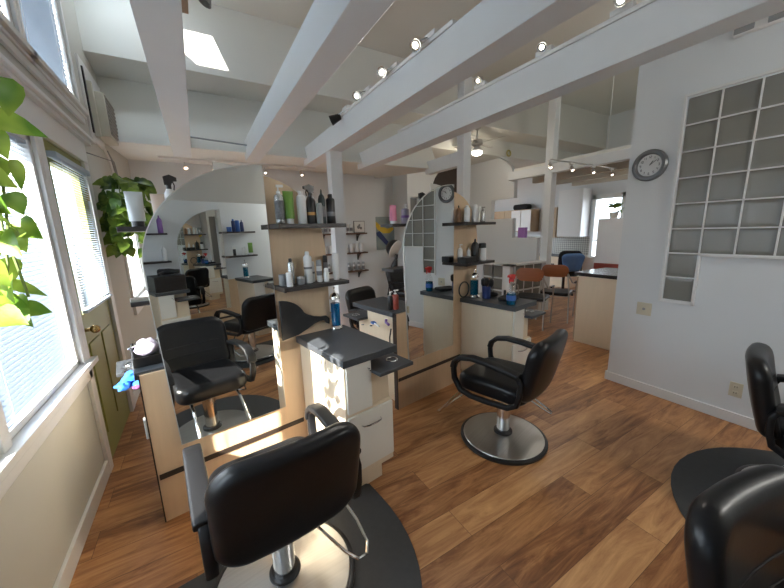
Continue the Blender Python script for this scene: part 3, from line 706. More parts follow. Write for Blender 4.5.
# rear shelves and rear counters
g5 = 'products on the rear shelf of the near station'
bottle('product_tube','pale grey tube with black cap on the rear shelf by the ivy','tube',W(P1,.115,-.13,Z1),.034,.175,mat('pale_grey_tube',(0.50,0.52,0.52),.35),'tube',BLACK,None,g5,AZ)
bottle('product_tube','peach tube on the rear shelf, half behind the near mirror','tube',W(P1,.212,-.10,Z1),.028,.165,mat('peach_tube',(0.66,0.52,0.42),.4),'tube',WPLAS,None,g5,AZ)
bottle('spray_bottle','white bottle with black sprayer peeking above the near mirror arc','spray bottle',W(P1,.268,-.10,Z1),.026,.265,WPLAS,'trigger',BLACK,None,g5,AZ)
g6 = 'products on the rear shelf of the second station'
bottle('product_tube','pink tube with white cap on the rear shelf of the second station','tube',W(P2,.12,-.12,Z1),.032,.152,PINK,'tube',WPLAS,None,g6,AZ)
bottle('pump_bottle','clear lilac pump bottle on the rear shelf of the second station','bottle',W(P2,.255,-.12,Z1),.036,.165,LAVC,'pump',WPLAS,(PURPLE,.3,.42),g6)
bottle('spray_bottle','black sprayer on a white bottle above the second mirror edge','spray bottle',W(P2,.43,-.10,Z1),.030,.27,WPLAS,'trigger',BLACK,None,g6,AZ)
ty = thing('tool_tray','black open tray of hair tools on the rear counter by the green door','tray',W(P1,.045,-.24,ZC),AZ)
MB().box(-.055,.075,-.17,.16,0,.006).build('tray_base', BLACK, ty)
MB().box(-.055,-.049,-.17,.16,.006,.05).box(.069,.075,-.17,.16,.006,.05).box(-.049,.069,-.17,-.164,.006,.05).box(-.049,.069,.154,.16,.006,.05).build('tray_rim', BLACK, ty)
pc = thing('patterned_pouch','lilac patterned pouch lying in the black tool tray','pouch',W(P1,.06,-.27,ZC+.008),AZ)
def lump(n, sx, sy, sz, seed, amp=.25, lat=14):
    rr = random.Random(seed); ph = [rr.uniform(0,6.28) for _ in range(8)]
    m = MB(); vs = []; fs = []
    for i in range(lat+1):
        th = pi*i/lat
        for k in range(n):
            a = 2*pi*k/n
            w = 1+amp*(math.sin(3*a+ph[0]+2*math.cos(th*2+ph[1]))*.5+math.sin(5*a+ph[2])*math.sin(3*th+ph[3])*.5)
            vs.append((sx*w*math.sin(th)*math.cos(a), sy*w*math.sin(th)*math.sin(a), sz*(1-math.cos(th))/2*(1+.25*amp*math.sin(4*a+ph[4]+th*3))))
    for i in range(lat):
        for k in range(n): fs.append((i*n+k,i*n+(k+1)%n,(i+1)*n+(k+1)%n,(i+1)*n+k))
    return m.add(vs,fs)
lump(20,.055,.11,.085,3,.2).build('pouch_body', LAVC, pc, angle=60)
for i,(dx,dy,dz,a) in enumerate(((-.02,-.02,.062,.3),(.02,.06,.05,1.2),(-.03,.09,.045,2.0))):
    cl = thing('hair_clip',['silver hair clip on top of the lilac pouch','silver hair clip at the far end of the tool tray','silver hair clip at the outer rim of the tool tray'][i],'hair clip',W(P1,.045+dx,-.27-dy,ZC+dz),a,'hair clips in the tool tray')
    MB().tube([(-.05,0,0),(.0,.008,.012),(.05,.0,.004)],.004,6).build('jaw', CHROME, cl)
    MB().tube([(-.05,0,.0),(.0,-.008,.022),(.05,.0,.018)],.004,6).build('jaw', CHROME, cl)
gl = thing('blue_gloves','crumpled bright blue gloves on the pull-out shelf by the green door','gloves',W(P1,-.015,-.20,.7645),AZ)
lump(26,.058,.10,.05,5,.45).build('glove', BLUEC, gl, angle=70)
m5 = lump(22,.035,.05,.035,8,.5); g_ = m5.build('glove', BLUEC, gl, angle=70); g_.location = (-.05,-.07,0)
o = lump(14,.03,.025,.02,9,.2).build('purple_cloth', mat('plum_cloth',(0.22,0.06,0.20),.8)); o.location = W(P1,.0,-.085,.7645); tag(o,'small plum cloth in front of the blue gloves','cloth')
cbl = MB().tube([W(P1,-.02+.05*math.sin(k*.9),-.36-.035*math.cos(k*1.1),.775+.012*(k%3)) for k in range(14)],.006,8)
o = cbl.build('power_cord', BLACK); tag(o,'black coiled power cord on the pull-out shelf behind the blue gloves','cord')
# rear of second station
rp_ = bottle('pump_bottle','red-brown bottle with white pump on the rear counter, left of the second mirror','bottle',W(P2,.085,-.08,ZC),.03,.17,REDB,'pump',WPLAS,None)
bottle('pump_bottle','black bottle with white pump on the rear counter beside the red-brown one','bottle',W(P2,.045,-.10,ZC),.022,.16,BLACK,'pump',WPLAS,None)
cm_ = thing('tint_brush','white and blue tint brush lying on the rear pull-out shelf','brush',W(P2,-.10,-.13,.7745),AZ+1.3)
MB().tube([(-.08,0,0),(.02,0,0)],.007,8).build('handle', WPLAS, cm_); MB().box(.02,.075,-.018,.018,-.008,.008).build('bristles', BLUEP, cm_, bevel=.003)
o = MB().tube([(0,-.03,0),(0,.02,.01),(.01,.03,.03)],.012,8).build('purple_clip', PURPLE); o.location = W(P2,-.03,-.06,.776); tag(o,'purple clip at the edge of the rear pull-out shelf','clip')
for du,dt in ((-.17,.22),(-.14,.14)):
    o = MB().lathe([(.012,0),(.012,.004)],12).build('shelf_cap', GPLAS); o.location = W(P2,du,-dt,.7645); tag(o,'small grey cap lying on the rear pull-out shelf of the second station','cap','grey caps on the pull-out shelf')
o = MB().tube([W(P2,-.02,-.02,.74),W(P2,-.03,-.03,.66),W(P2,-.012,-.05,.58),W(P2,-.015,-.03,.50)],.006,8).build('power_cord', BLACK); tag(o,'black cord hanging by the left edge of the second station','cord')
# things on the wall stations (seen in the mirror)
g7 = 'blue bottles on the wall station shelf'
for i,(u,r,h,m_,st_,nm_) in enumerate(((.80,.035,.07,BLUEP,'jar','short blue jar at the near end of the wall station shelf'),(.87,.026,.19,NAVY,'can','navy can second along the wall station shelf'),(.93,.034,.17,BLUEP,'fullcap','bright blue bottle third along the wall station shelf'),(1.00,.026,.18,NAVY,'slim','navy slim bottle fourth along the wall station shelf'))):
    bottle('cream_jar' if st_=='jar' else 'hair_bottle', nm_, 'jar' if st_=='jar' else 'bottle', (.75+u,YF+.11,Z1), r, h, m_, st_, BLUEP if i!=3 else NAVY, None, g7)
g8 = 'products on the lower wall station shelf'
for i,(u,r,h,m_,nm_) in enumerate(((.84,.022,.14,BLACK,'black bottle on the lower wall station shelf'),(.98,.018,.12,WPLAS,'white bottle on the lower wall station shelf'),(1.02,.018,.13,LABELM,'pale bottle on the lower wall station shelf'))):
    bottle('hair_bottle', nm_, 'bottle', (.75+u,YF+.11,Z2), r, h, m_, 'fullcap', WPLAS, None, g8)
bottle('product_tube','green tube on the lower wall station shelf','tube',(.75+1.10,YF+.11,Z2),.035,.19,GREEN,'tube',WPLAS,None,g8)
jar('disinfectant jar on the wall station counter seen in the near mirror', (.75+.93,YF+.22,ZC), TEALL, .04,.20)
bottle('hair_bottle','purple bottle on the wall station shelf at the left edge of the near mirror','bottle',(-.46+1.12,YF+.11,Z1),.032,.23,PURPLE,'slim',PURPLE,None)
bottle('hair_bottle','white pointed bottle on the lower shelf at the left edge of the near mirror','bottle',(-.46+1.12,YF+.11,Z2),.03,.2,WPLAS,'slim',WPLAS,None)

tcs = thing('tool_case','black tool case on a wall station counter, mirrored at the near mirror left edge','tool case',(.565,YF+.40,ZC))
MB().box(-.17,.17,-.17,.18,0,.19).build('case', BLACK, tcs, bevel=.008); MB().box(-.16,.16,.181,.186,.02,.085).build('drawer', BLACK, tcs, bevel=.002); MB().box(-.16,.16,.181,.186,.095,.165).build('drawer', BLACK, tcs, bevel=.002)
hdr = thing('hair_dryer','black hair dryer lying on the black tool case','hair dryer',(.58,YF+.42,ZC+.192),.5)
MB().lathe([(.030,-.10),(.042,-.08),(.042,.03),(.030,.09),(.026,.14)],16,Matrix.Translation((0,0,.043)) @ Matrix.Rotation(pi/2,4,'Y')).build('barrel', BLACK, hdr)
MB().tube([(-.03,.02,.04),(-.05,.09,.03),(-.05,.15,.022)],.018,8).build('handle', BLACK, hdr)
# ------------------------------------------------------------------ retail shelves, art, dryer chair
def retail_shelf(z, label):
    r = thing('retail_shelf', label, 'shelf', (2.42,YB,z), 0, 'retail shelves')
    MB().box(-.52,.52,-.16,-.001,-.028,0).build('board', SHELFW, r, bevel=.003)
    for x in (-.36,.36):
        MB().box(x-.012,x+.012,-.13,-.001,-.045,-.0285).box(x-.012,x+.012,-.018,-.001,-.16,-.045).prism([(-.11,-.045),(-.018,-.15),(-.018,-.12),(-.08,-.045)],x-.006,x+.006,'x').build('bracket', BLACK, r)
    return r
retail_shelf(1.53,'top walnut shelf on the back wall holding a small picture')
retail_shelf(1.15,'middle walnut shelf on the back wall with white tubs')
retail_shelf(.79,'lowest walnut shelf on the back wall with a row of small bottles')
for i,(x,h,r) in enumerate(((2.02,.15,.03),(2.11,.15,.03),(2.20,.15,.03),(2.56,.17,.025),(2.63,.17,.028))):
    bottle('hair_bottle', ['white bottle','white bottle','white bottle','slim grey-banded bottle','grey-banded bottle'][i]+[' first from the left on the top retail shelf',' second from the left on the top retail shelf',' third from the left on the top retail shelf',' left of the picture on the top retail shelf',' touching distance from the picture on the top retail shelf'][i],'bottle',(x,YB-.08,1.5305),r,h,WPLAS,'fullcap',WPLAS,(GREYL,.25,.6),'bottles on the top retail shelf')
pf = thing('small_picture','small white framed picture with a dark motif on the top retail shelf','picture',(2.80,YB-.09,1.5305),0)
MB().box(-.12,.12,-.012,.012,0,.23).build('frame', GREYL, pf, bevel=.003)
MB().box(-.108,.108,-.0145,-.0125,.012,.218).build('sheet', LABELM, pf)
MB().ball((-.02,-.016,.11),.035,10,1,.1,1).ball((.03,-.016,.09),.028,10,1,.1,1).ball((.0,-.016,.15),.02,10,1,.1,1).build('motif', GREYL, pf)
for i,(x,h,r) in enumerate(((2.08,.15,.045),(2.19,.15,.045),(2.50,.09,.05),(2.62,.17,.048),(2.73,.17,.036),(2.83,.18,.042))):
    bottle('hair_tub', 'white tub '+['at the left end of','second on','third and shortest on','fourth on','fifth and slimmest on','at the right end of'][i]+' the middle retail shelf','tub',(x,YB-.08,1.1505),r,h,WPLAS,'jar',WPLAS,None,'tubs on the middle retail shelf')
for i in range(9):
    x = 2.02+.105*i
    bottle('hair_bottle', 'small striped bottle, '+['first','second','third','fourth','fifth','sixth','seventh','eighth','ninth'][i]+' from the left on the lowest retail shelf','bottle',(x,YB-.08,.7905),.026,.16,WPLAS,'fullcap',GPLAS,(GREYL,.05,.5),'bottles on the lowest retail shelf')
ar = thing('canvas_painting','painting of yellow and dark blue shapes on a grey ground in the niche','painting',(3.66,6.499,1.50))
MB().box(-.29,.285,-.03,0,-.36,.36).build('canvas', ART, ar, bevel=.003)
MB().prism([(-.27,.27),(-.20,.23),(-.10,.15),(.05,.10),(.18,.13),(.21,.08),(.10,.0),(-.06,.0),(-.20,.08),(-.27,.2)],-.034,-.0302).build('yellow_shape', YEL, ar)
MB().prism([(-.24,.02),(-.15,.05),(.12,-.25),(.05,-.31),(-.23,-.04)],-.034,-.0302).build('blue_shape', BLUA, ar)
dc = thing('dryer_chair','black quilted chair with a round hooded dryer beside the painting','dryer chair',(3.26,4.93,0),math.radians(208))
def qf(x,y,z): return (x,y-.10*(z/.4)+.006*math.sin(z*40)*(1 if abs(x)<.2 else 0),z)
MB().pad(.54,.48,.11,.08,.045,qf,M=Matrix.Translation((0,-.27,.64))).build('backrest', VINYL, dc)
MB().pad(.54,.54,.13,.08,.05,lambda x,y,z:(x,z,-y),M=Matrix.Translation((0,.04,.43))).build('seat', VINYL, dc)
for sx in (-1,1):
    MB().tube([(sx*.30,.28,.40),(sx*.30,.29,.60),(sx*.30,.2,.64),(sx*.30,-.25,.64),(sx*.30,-.28,.42)],.02,8,closed=True,rx=.03).build('armrest', VINYL2, dc)
MB().box(-.26,.26,-.24,.26,.0,.37).build('base', BLACK, dc, bevel=.01)
MB().cyl((0,-.32,.88),(0,-.28,1.02),.07,16,.035).cyl((0,-.28,1.02),(0,-.26,1.12),.03).build('dryer_arm', BLACK, dc)
Mh = Matrix.Translation((0,-.30,1.23)) @ Matrix.Rotation(math.radians(62),4,'X')
MB().lathe([(.03,.16),(.10,.13),(.15,.06),(.165,-.02),(.158,-.02),(.142,.05),(.09,.11),(.02,.13)],28,Mh).build('dryer_hood', BLACK, dc)
MB().lathe([(.150,-.03),(.172,-.028),(.172,-.012),(.150,-.02)],28,Mh).build('hood_rim', WPLAS, dc)
MB().lathe([(.135,.0),(.138,.006)],24,Mh).build('inner_grille', BLACK, dc)

# ------------------------------------------------------------------ track lights
def track(label, p0, p1, w=.035, h=.025, grp=None, m=WPLAS):
    p0 = Vector(p0); p1 = Vector(p1); d = p1-p0
    r = thing('light_track', label, 'light track', p0, math.atan2(d.y,d.x), grp)
    MB().box(0,d.length,-w/2,w/2,0,h).build('rail', m, r, bevel=.002)
    MB().box(.02,d.length-.02,-.006,.006,h,h+.001).build('slot', BLACK, r, smooth=False)
    return r
SPOTS = []
def head(label, base, aim, grp, body=CHROME, size=1.0, on=True, energy=6, off=(-.075,.045,-.02), down=False):
    base = Vector(base); aim = Vector(aim).normalized(); off = Vector(off)
    r = thing('spot_head', label, 'spotlight', base, 0, grp)
    s = size; sg = -1 if down else 1
    if down: MB().box(-.055*s,.055*s,-.018*s,.018*s,0,.026*sg).build('adapter', WPLAS, r, bevel=.003)
    else: MB().box(-.020,.018,-.06,.06,0,.030).build('adapter', WPLAS, r, bevel=.003)
    st = Vector((0,0,.015*sg))
    MB().tube([st, st+off*.6, off],.006*s,8).build('stem', CHROME, r)
    q = aim.to_track_quat('Z','Y').to_matrix().to_4x4(); M = Matrix.Translation(off) @ q
    MB().lathe([(.012*s,-.05*s),(.022*s,-.045*s),(.028*s,-.01*s),(.036*s,.03*s),(.036*s,.034*s),(.031*s,.030*s)],18,M).build('shade', body, r)
    MB().lathe([(.020*s,.029*s),(.020*s,.031*s)],18,M).build('lamp', LAMP if on else GPLAS, r)
    if on: SPOTS.append((base+off+aim*.06*s, aim, energy))
    return r
track('white light track along the top of the third ceiling beam', (1.395,1.60,2.681),(1.395,3.30,2.681))
head('black spotlight at the far end of the third beam track', (1.395,3.16,2.707),(-.75,.35,-.35),'heads on the third beam', BLACK, 1.3, on=False, off=(-.085,.10,-.06))
head('third beam spotlight next to the black one', (1.395,2.69,2.707),(-.6,-.45,-.5),'heads on the third beam')
head('third beam spotlight second from the track near end', (1.395,2.25,2.707),(-.72,-.62,-.25),'heads on the third beam')
head('third beam spotlight at the track near end', (1.395,1.82,2.707),(-.6,-.35,-.6),'heads on the third beam')
track('white light track along the top of the fourth ceiling beam', (2.20,.85,2.681),(2.20,3.50,2.681))
head('far spotlight on the fourth beam track', (2.20,2.19,2.707),(-.7,-.2,-.45),'heads on the fourth beam', size=.85, off=(-.02,.0,.055))
head('middle spotlight on the fourth beam track', (2.20,1.60,2.707),(-.6,-.3,-.6),'heads on the fourth beam', size=.85, off=(-.03,.0,.045))
head('near glowing spotlight on the fourth beam track', (2.20,1.12,2.707),(-.85,-.45,-.2),'heads on the fourth beam', off=(-.03,.0,.05))
track('short light track under the low back ceiling', (-.30,5.3,2.545),(1.75,5.3,2.545))
for i,(x,l) in enumerate(((-.02,'first'),(.31,'second'),(.98,'third'),(1.52,'fourth'))):
    head(l+' spotlight from the left on the back ceiling track', (x,5.3,2.545),(.15,-.55,-.8),'heads on the back track', down=True, energy=4, size=.9, off=(.0,-.01,-.085))
o = MB().cyl((-.066,4.40,2.627),(.674,4.40,2.59),.009,8).build('conduit_rod', GPLAS); tag(o,'thin grey conduit rod between the first and second beams','conduit')
hh = thing('spotlight','spotlight on a bracket at the side of the first beam','spotlight',(.06,1.86,2.60))
MB().box(0,.03,-.05,.05,-.06,.06).build('bracket', BEIGE, hh); MB().tube([(.03,0,.0),(.07,.01,.02),(.10,.01,.0)],.008,8).build('arm', CHROME, hh)
MB().lathe([(.010,.035),(.016,.02),(.030,-.018),(.026,-.018),(.012,.012)],16,Matrix.Translation((.105,.01,.0)) @ Matrix.Rotation(.5,4,'Y')).build('shade', GPLAS, hh)
kt = thing('pendant_track','hanging track light bar by the reception post with four heads','light track',(4.40,3.0,2.465))
MB().box(-.02,1.80,-.010,.010,-.008,.008).build('rail', STEEL, kt, bevel=.002)
MB().cyl((1.42,0,.008),(1.42,0,1.53),.004,6).build('hanger', WPLAS, kt); MB().cyl((.12,0,.008),(.12,0,1.53),.004,6).build('hanger', WPLAS, kt)
for i,(x,l) in enumerate(((4.37,'first'),(4.89,'second'),(5.45,'third'),(6.0,'fourth'))):
    head(l+' small lamp from the left on the hanging track', (x,3.0,2.457),(-.25,-.5,-.8),'heads on the hanging track', down=True, size=.95, energy=4, off=(0,-.01,-.085))
# ceiling fan
fn = thing('ceiling_fan','grey ceiling fan with one white globe light near the stair wall','ceiling fan',(4.42,4.46,3.28))
MB().lathe([(.06,0),(.06,-.03),(.015,-.06),(.015,-.20),(.09,-.22),(.10,-.29),(.06,-.32)],24).build('motor', STEEL, fn)
for k in range(4):
    a = k*pi/2+.15; M = Matrix.Rotation(a,4,'Z') @ Matrix.Rotation(.2,4,'X')
    MB().box(.08,.20,-.02,.02,-.265,-.26,M).build('blade_iron', STEEL, fn)
    MB().prism([(.16,-.05),(.45,-.065),(.50,-.04),(.50,.04),(.45,.065),(.16,.05)],-.268,-.262,'z',M).build('blade', mat('fan_blade',(0.42,0.40,0.36),.5), fn, bevel=.002)
MB().lathe([(.03,-.32),(.075,-.36),(.09,-.40)],20).build('light_collar', WPLAS, fn)
MB().lathe([(.088,-.40),(.095,-.43),(.07,-.46),(.01,-.475)],20).build('globe', LAMP, fn)
wr = MB().tube([(.055*math.cos(a*pi/10),0,.055*math.sin(a*pi/10)) for a in range(20)],.014,8,closed=True)
o = wr.build('straw_wreath', mat('straw',(0.40,0.33,0.10),.8,var=.3,scale=60)); o.location = (5.70,4.855,3.04); tag(o,'small straw ring hanging on the upper wall right of the ceiling fan','wreath')

# ------------------------------------------------------------------ reception, partition, stairs, kitchen
rc = thing('reception_counter','pale wood reception counter with black top past the end of the right wall','counter',(4.28,.9,0))
MB().box(0,.70,0,1.52,0,.90).build('body', CREAM, rc, bevel=.003)
MB().box(-.03,.75,-.02,1.57,.90,.945).build('countertop', mat('black_top',(0.02,0.02,0.022),.18,var=.1), rc, bevel=.004)
MB().box(.012,.60,1.52,1.545,.03,.88).build('end_panel', BEIGE, rc, bevel=.002)
pt = struct('wall_partition', MB().box(4.49,4.57,3.71,4.45,0,.24).box(4.49,5.43,3.71,3.79,0,.24).box(4.45,4.60,3.67,4.47,.90,.935).box(4.45,5.44,3.67,3.83,.90,.935)
   .box(4.49,4.57,3.71,3.86,.24,.90).box(4.49,4.57,4.32,4.45,.24,.90).box(5.36,5.43,3.71,3.79,.24,.90), TRIM, .004)
gk = MB(); gj = MB()
for i in range(2):
    for k in range(3):
        gk.pad(.205,.20,.05,.012,.01,M=Matrix.Translation((4.525,3.975+.23*i,.355+.22*k)) @ Matrix.Rotation(pi/2,4,'Z'),seg=2,er=2,rings=2)
        gj.box(4.50,4.56,3.86+.23*i-.011,3.86+.23*i+.011,.24,.90)
    gj.box(4.50,4.56,3.86,4.32,.455+.22*i-.01,.455+.22*i+.01)
for i in range(3):
    for k in range(3): gk.pad(.225,.20,.05,.012,.01,M=Matrix.Translation((4.765+.245*i,3.745,.355+.22*k)),seg=2,er=2,rings=2)
    gj.box(4.64+.245*i-.012,4.64+.245*i+.012,3.72,3.78,.24,.90)
    if i<2: gj.box(4.57,5.36,3.72,3.78,.455+.22*i-.01,.455+.22*i+.01)
gk.build('glass_blocks', BLOCK, pt); gj.build('joints', TRIM, pt, smooth=False)
struct('wall_stair', MB().prism([(6.9,0),(3.99,0),(3.99,1.34),(4.57,1.34),(4.57,1.73),(5.15,1.73),(5.15,2.13),(4.57,2.13),(4.57,2.42),(4.60,2.60),(4.67,2.75),(4.80,2.86),(4.98,2.965),(6.9,2.965)],5.56,5.66,'x'), WHITE)
# dark sheet painted for the shade of the stairwell recess, and louvre behind
o = MB().prism([(4.45,2.30),(5.30,2.30),(5.30,2.965),(4.86,2.965),(4.62,2.66)],5.86,5.90,'y').build('stairwell_shade', BROWNW, smooth=False); o['kind'] = 'structure'; o['label'] = 'dark brown sheet for the shade of the stairwell opening'
lv = thing('louvre','small white slatted louvre below the dark stairwell opening','louvre',(4.70,5.85,2.00))
lm = MB()
for i in range(7): lm.box(-.22,.12,-.02,.006,-.02+.05*i,-.02+.05*i+.022)
lm.build('slats', WPLAS, lv); MB().box(-.24,-.22,-.02,.0,-.04,.34).box(.12,.14,-.02,.0,-.04,.34).build('frame', WPLAS, lv)
dd = struct('doorway_dark', MB().box(3.97,4.21,6.03,6.06,0,2.23), GREYSHADE)  # grey sheet put in for the dark of the doorway opening
# kitchen
struct('window_7', MB().box(8.44,8.65,3.88,3.94,.77,2.26).box(8.44,8.65,4.50,4.58,.77,2.26).box(8.44,8.65,3.88,4.58,2.16,2.26).box(8.40,8.65,3.84,4.62,.74,.79).box(8.48,8.52,3.94,4.50,1.16,1.20), TRIM, .004)
for o_ in [bpy.data.objects['window_7']]: MB().box(8.55,8.556,3.93,4.52,.78,2.2).build('pane', PANE, o_, smooth=False)
cu = thing('wall_cabinet','white kitchen upper cabinet block left of the far window','cabinet',(8.475,4.64,1.275))
MB().box(-.36,0,0,.62,0,1.15).build('body', WPLAS, cu, bevel=.003); MB().box(-.372,-.362,.01,.61,.01,1.14).build('door', WPLAS, cu, bevel=.003); MB().box(-.40,-.0,.63,.80,-.02,.75).build('side_panel', BEIGE, cu)
cu = thing('wall_cabinet','kitchen wall cabinet with white doors seen through the stepped stair wall','cabinet',(8.475,6.05,1.42))
MB().box(-.34,0,0,1.9,0,.62).build('body', BEIGE, cu, bevel=.003)
for y0 in (.02,.36): MB().box(-.36,-.342,y0,y0+.32,.02,.60).build('door', WPLAS, cu, bevel=.003)
MB().box(-.36,-.342,.95,1.85,.02,.60).build('door', BEIGE, cu, bevel=.003)
o = MB().pad(.5,.16,.25,.07,.05).build('black_bag', BLKC); o.location = (8.3,6.5,2.12); o.rotation_euler = (0,0,pi/2); tag(o,'long black bag lying on top of the kitchen wall cabinet','bag')
o = MB().box(-.04,.04,-.08,.08,0,.20).build('purple_box', mat('purple_card',(0.36,0.17,0.48),.6)); o.location = (5.61,4.36,1.342); tag(o,'purple box standing on the step of the white stair wall','box')
struct('wall_backsplash', MB().box(8.48,8.499,4.60,7.6,.80,1.27), TILE)
kc = thing('kitchen_counter','kitchen base counter below the tiled backsplash','counter',(8.475,4.7,0))
MB().box(-.55,-.0,0,2.9,0,.78).build('body', CREAM, kc); MB().box(-.58,-.02,-.02,2.92,.78,.80).build('countertop', DARKL, kc)
fr = thing('white_cabinet','tall white cabinet standing in front of the far window','cabinet',(7.9,3.55,0))
MB().box(-.30,.30,-.20,.42,.72,1.68).build('body', WPLAS, fr, bevel=.004); MB().box(-.31,.31,-.21,.43,0,.72).build('base', REDB, fr, bevel=.004)
cp = thing('potted_plant','leafy plant in a white pot on top of the tall white cabinet','potted plant',(7.75,3.74,1.681))
MB().lathe([(.07,0),(.09,.13),(.085,.13),(.068,.01)],16).build('pot', POT, cp)
def leaf(mb, base, d, up, L, w, fold=.25):
    d = Vector(d).normalized(); up = Vector(up); s = d.cross(up)
    if s.length < 1e-3: s = d.cross(Vector((1,0,0)))
    s.normalize(); n = s.cross(d).normalized()
    prof = [(-.06,.0),(-.08,.30),(.10,.52),(.32,.52),(.55,.40),(.78,.20),(1.0,.0)]
    vs = []; base = Vector(base)
    for f, q in prof:
        c_ = base + d*(L*f) - n*(L*.22*f*f)
        vs += [c_ + s*(w*q) + n*(w*q*fold), c_, c_ - s*(w*q) + n*(w*q*fold)]
    fs = []
    for i in range(len(prof)-1):
        a = i*3; fs += [(a,a+1,a+4,a+3),(a+1,a+2,a+5,a+4)]
    mb.add(vs, fs)
rn = random.Random(5); lf = MB()
for i in range(46):
    a = rn.uniform(0,6.28); e = rn.uniform(.1,1.3); d = Vector((math.cos(a)*math.cos(e),math.sin(a)*math.cos(e),math.sin(e)))
    leaf(lf, Vector((0,0,.13))+Vector((d.x*.14,d.y*.22,d.z*.12)), d+Vector((0,0,-.3)), (0,0,1), .11,.08)
lf.build('foliage', LEAF2, cp)
o = MB().pad(.4,.20,.3,.09,.06).build('dark_basket', BROWNW); o.location = (8.10,3.40,1.80); o.rotation_euler = (0,0,pi/2); tag(o,'dark basket behind the plant on the tall white cabinet','basket')
# waiting chairs with orange wood backs
def waiting_chair(label, loc, rz, grp):
    r = thing('waiting_chair', label, 'chair', loc, rz, grp)
    def bf2(x,y,z): return (x, y+.5*x*x, z)
    MB().pad(.40,.20,.014,.092,.006,bf2,M=Matrix.Translation((0,-.25,.84))).build('backrest', WOODL, r)
    MB().pad(.47,.46,.05,.08,.022,lambda x,y,z:(x,z,-y),M=Matrix.Translation((0,.0,.455))).build('seat', VINYL, r)
    for sx in (-1,1):
        MB().tube([(sx*.19,-.232,.80),(sx*.26,-.22,.66),(sx*.28,-.10,.63),(sx*.28,.12,.63),(sx*.275,.21,.59),(sx*.265,.24,.46),(sx*.25,.25,.0)],.011,8).build('front_leg', STEEL, r)
        MB().tube([(sx*.28,.14,.632),(sx*.28,-.10,.642)],.012,8,rx=.022).build('arm_pad', BLACK, r)
        MB().tube([(sx*.19,-.235,.80),(sx*.22,-.21,.45),(sx*.24,-.28,.0)],.011,8).build('rear_leg', STEEL, r)
    MB().tube([(-.24,-.20,.425),(.24,-.20,.425)],.009,8).tube([(-.26,.2,.425),(.26,.2,.425)],.009,8).build('seat_rail', STEEL, r)
    return r
wc = waiting_chair('waiting chair with chestnut wood back, left of two before the glass block partition', (4.48,3.25,0), math.radians(-66), 'waiting chairs')
dup(wc, (5.14,3.27,0), math.radians(-66), 'waiting chair with chestnut wood back, right of two before the glass block partition')
oc = thing('office_chair','black office chair beside the tiled kitchen wall, draped with a blue jacket','chair',(7.2,4.42,0),math.radians(-37))
MB().pad(.48,.5,.08,.1,.035,lambda x,y,z:(x,y-.12*z,z),M=Matrix.Translation((0,-.26,.76))).build('backrest', BLKC, oc)
MB().pad(.5,.48,.09,.1,.04,lambda x,y,z:(x,z,-y),M=Matrix.Translation((0,0,.47))).build('seat', BLKC, oc)
for sx in (-1,1): MB().tube([(sx*.28,.12,.48),(sx*.30,.14,.68),(sx*.30,-.16,.70),(sx*.28,-.2,.5)],.016,8,rx=.025).build('armrest', BLACK, oc)
MB().cyl((0,0,.05),(0,0,.43),.03).build('gas_column', BLACK, oc)
for k in range(5):
    a = k*2*pi/5; MB().tube([(0,0,.09),(.3*math.cos(a),.3*math.sin(a),.05)],.02,8).cyl((.3*math.cos(a)-.02,.3*math.sin(a),.028),(.3*math.cos(a)+.02,.3*math.sin(a),.028),.028).build('caster_leg', BLACK, oc)
jk = MB().pad(.40,.40,.13,.1,.06,lambda x,y,z:(x*(1+.15*math.sin(9*z)),y+.02*math.sin(22*x)-.12*z,z))
o = jk.build('blue_jacket', DENIM); o.location = (7.2-.42*.6,4.42-.42*.8,.76); o.rotation_euler = (0,0,math.radians(-37)); tag(o,'blue jacket draped over the back of the black office chair','jacket')

# ------------------------------------------------------------------ hanging plants
# near plant: leaves hang just inside the large window
np_ = thing('hanging_plant','pothos with big sunlit leaves hanging in front of the large window at the left edge','hanging plant',(-.46,1.06,2.02))
base = Vector((-.46,1.06,2.02))
MB().lathe([(.06,-.02),(.10,.08),(.105,.12),(.095,.12),(.06,.0)],18).build('pot', POT, np_)
MB().cyl((0,0,.12),(-.0,0,1.5),.003,6).build('hanger', WPLAS, np_)
spots = [((-.313,1.064,1.885),(.05,.02,-1),.125,.10),((-.352,1.10,1.815),(.9,.35,-.15),.155,.10),((-.365,1.10,1.79),(.35,.25,-.8),.11,.09),((-.365,1.09,1.73),(.1,.0,-1),.10,.09),
         ((-.331,1.09,1.725),(.08,.05,-1),.11,.045),((-.355,1.10,1.655),(.3,.1,-.7),.085,.08),((-.395,1.09,1.575),(.1,.0,-1),.11,.08),((-.372,1.10,1.575),(.5,.1,-.9),.10,.085),
         ((-.385,1.09,1.51),(.15,.0,-1),.10,.085),((-.385,1.09,1.455),(.7,.1,-.4),.12,.05),((-.372,1.09,1.395),(.75,.1,-.25),.085,.07),((-.41,1.075,1.44),(.3,0,-1),.10,.08),
         ((-.395,1.075,1.40),(.5,0,-.6),.11,.07),((-.40,1.06,1.62),(.1,-.1,-1),.11,.09),((-.42,1.03,1.84),(.4,-.2,-.5),.12,.10),((-.40,1.12,1.90),(.6,.4,-.5),.11,.09)]
lf = MB(); vn = MB()
rn = random.Random(3)
for p, d, L, w in spots:
    leaf(lf, Vector(p)-base, d, (.55,-.75,.35), L*.56, w*.56)
    leaf(lf, Vector(p)-base+Vector((-.07+rn.uniform(-.02,.01),rn.uniform(-.05,.03),rn.uniform(-.04,.04))), (rn.uniform(-.3,.6),rn.uniform(-.3,.3),-1), (.55,-.75,.35), .08, .06)
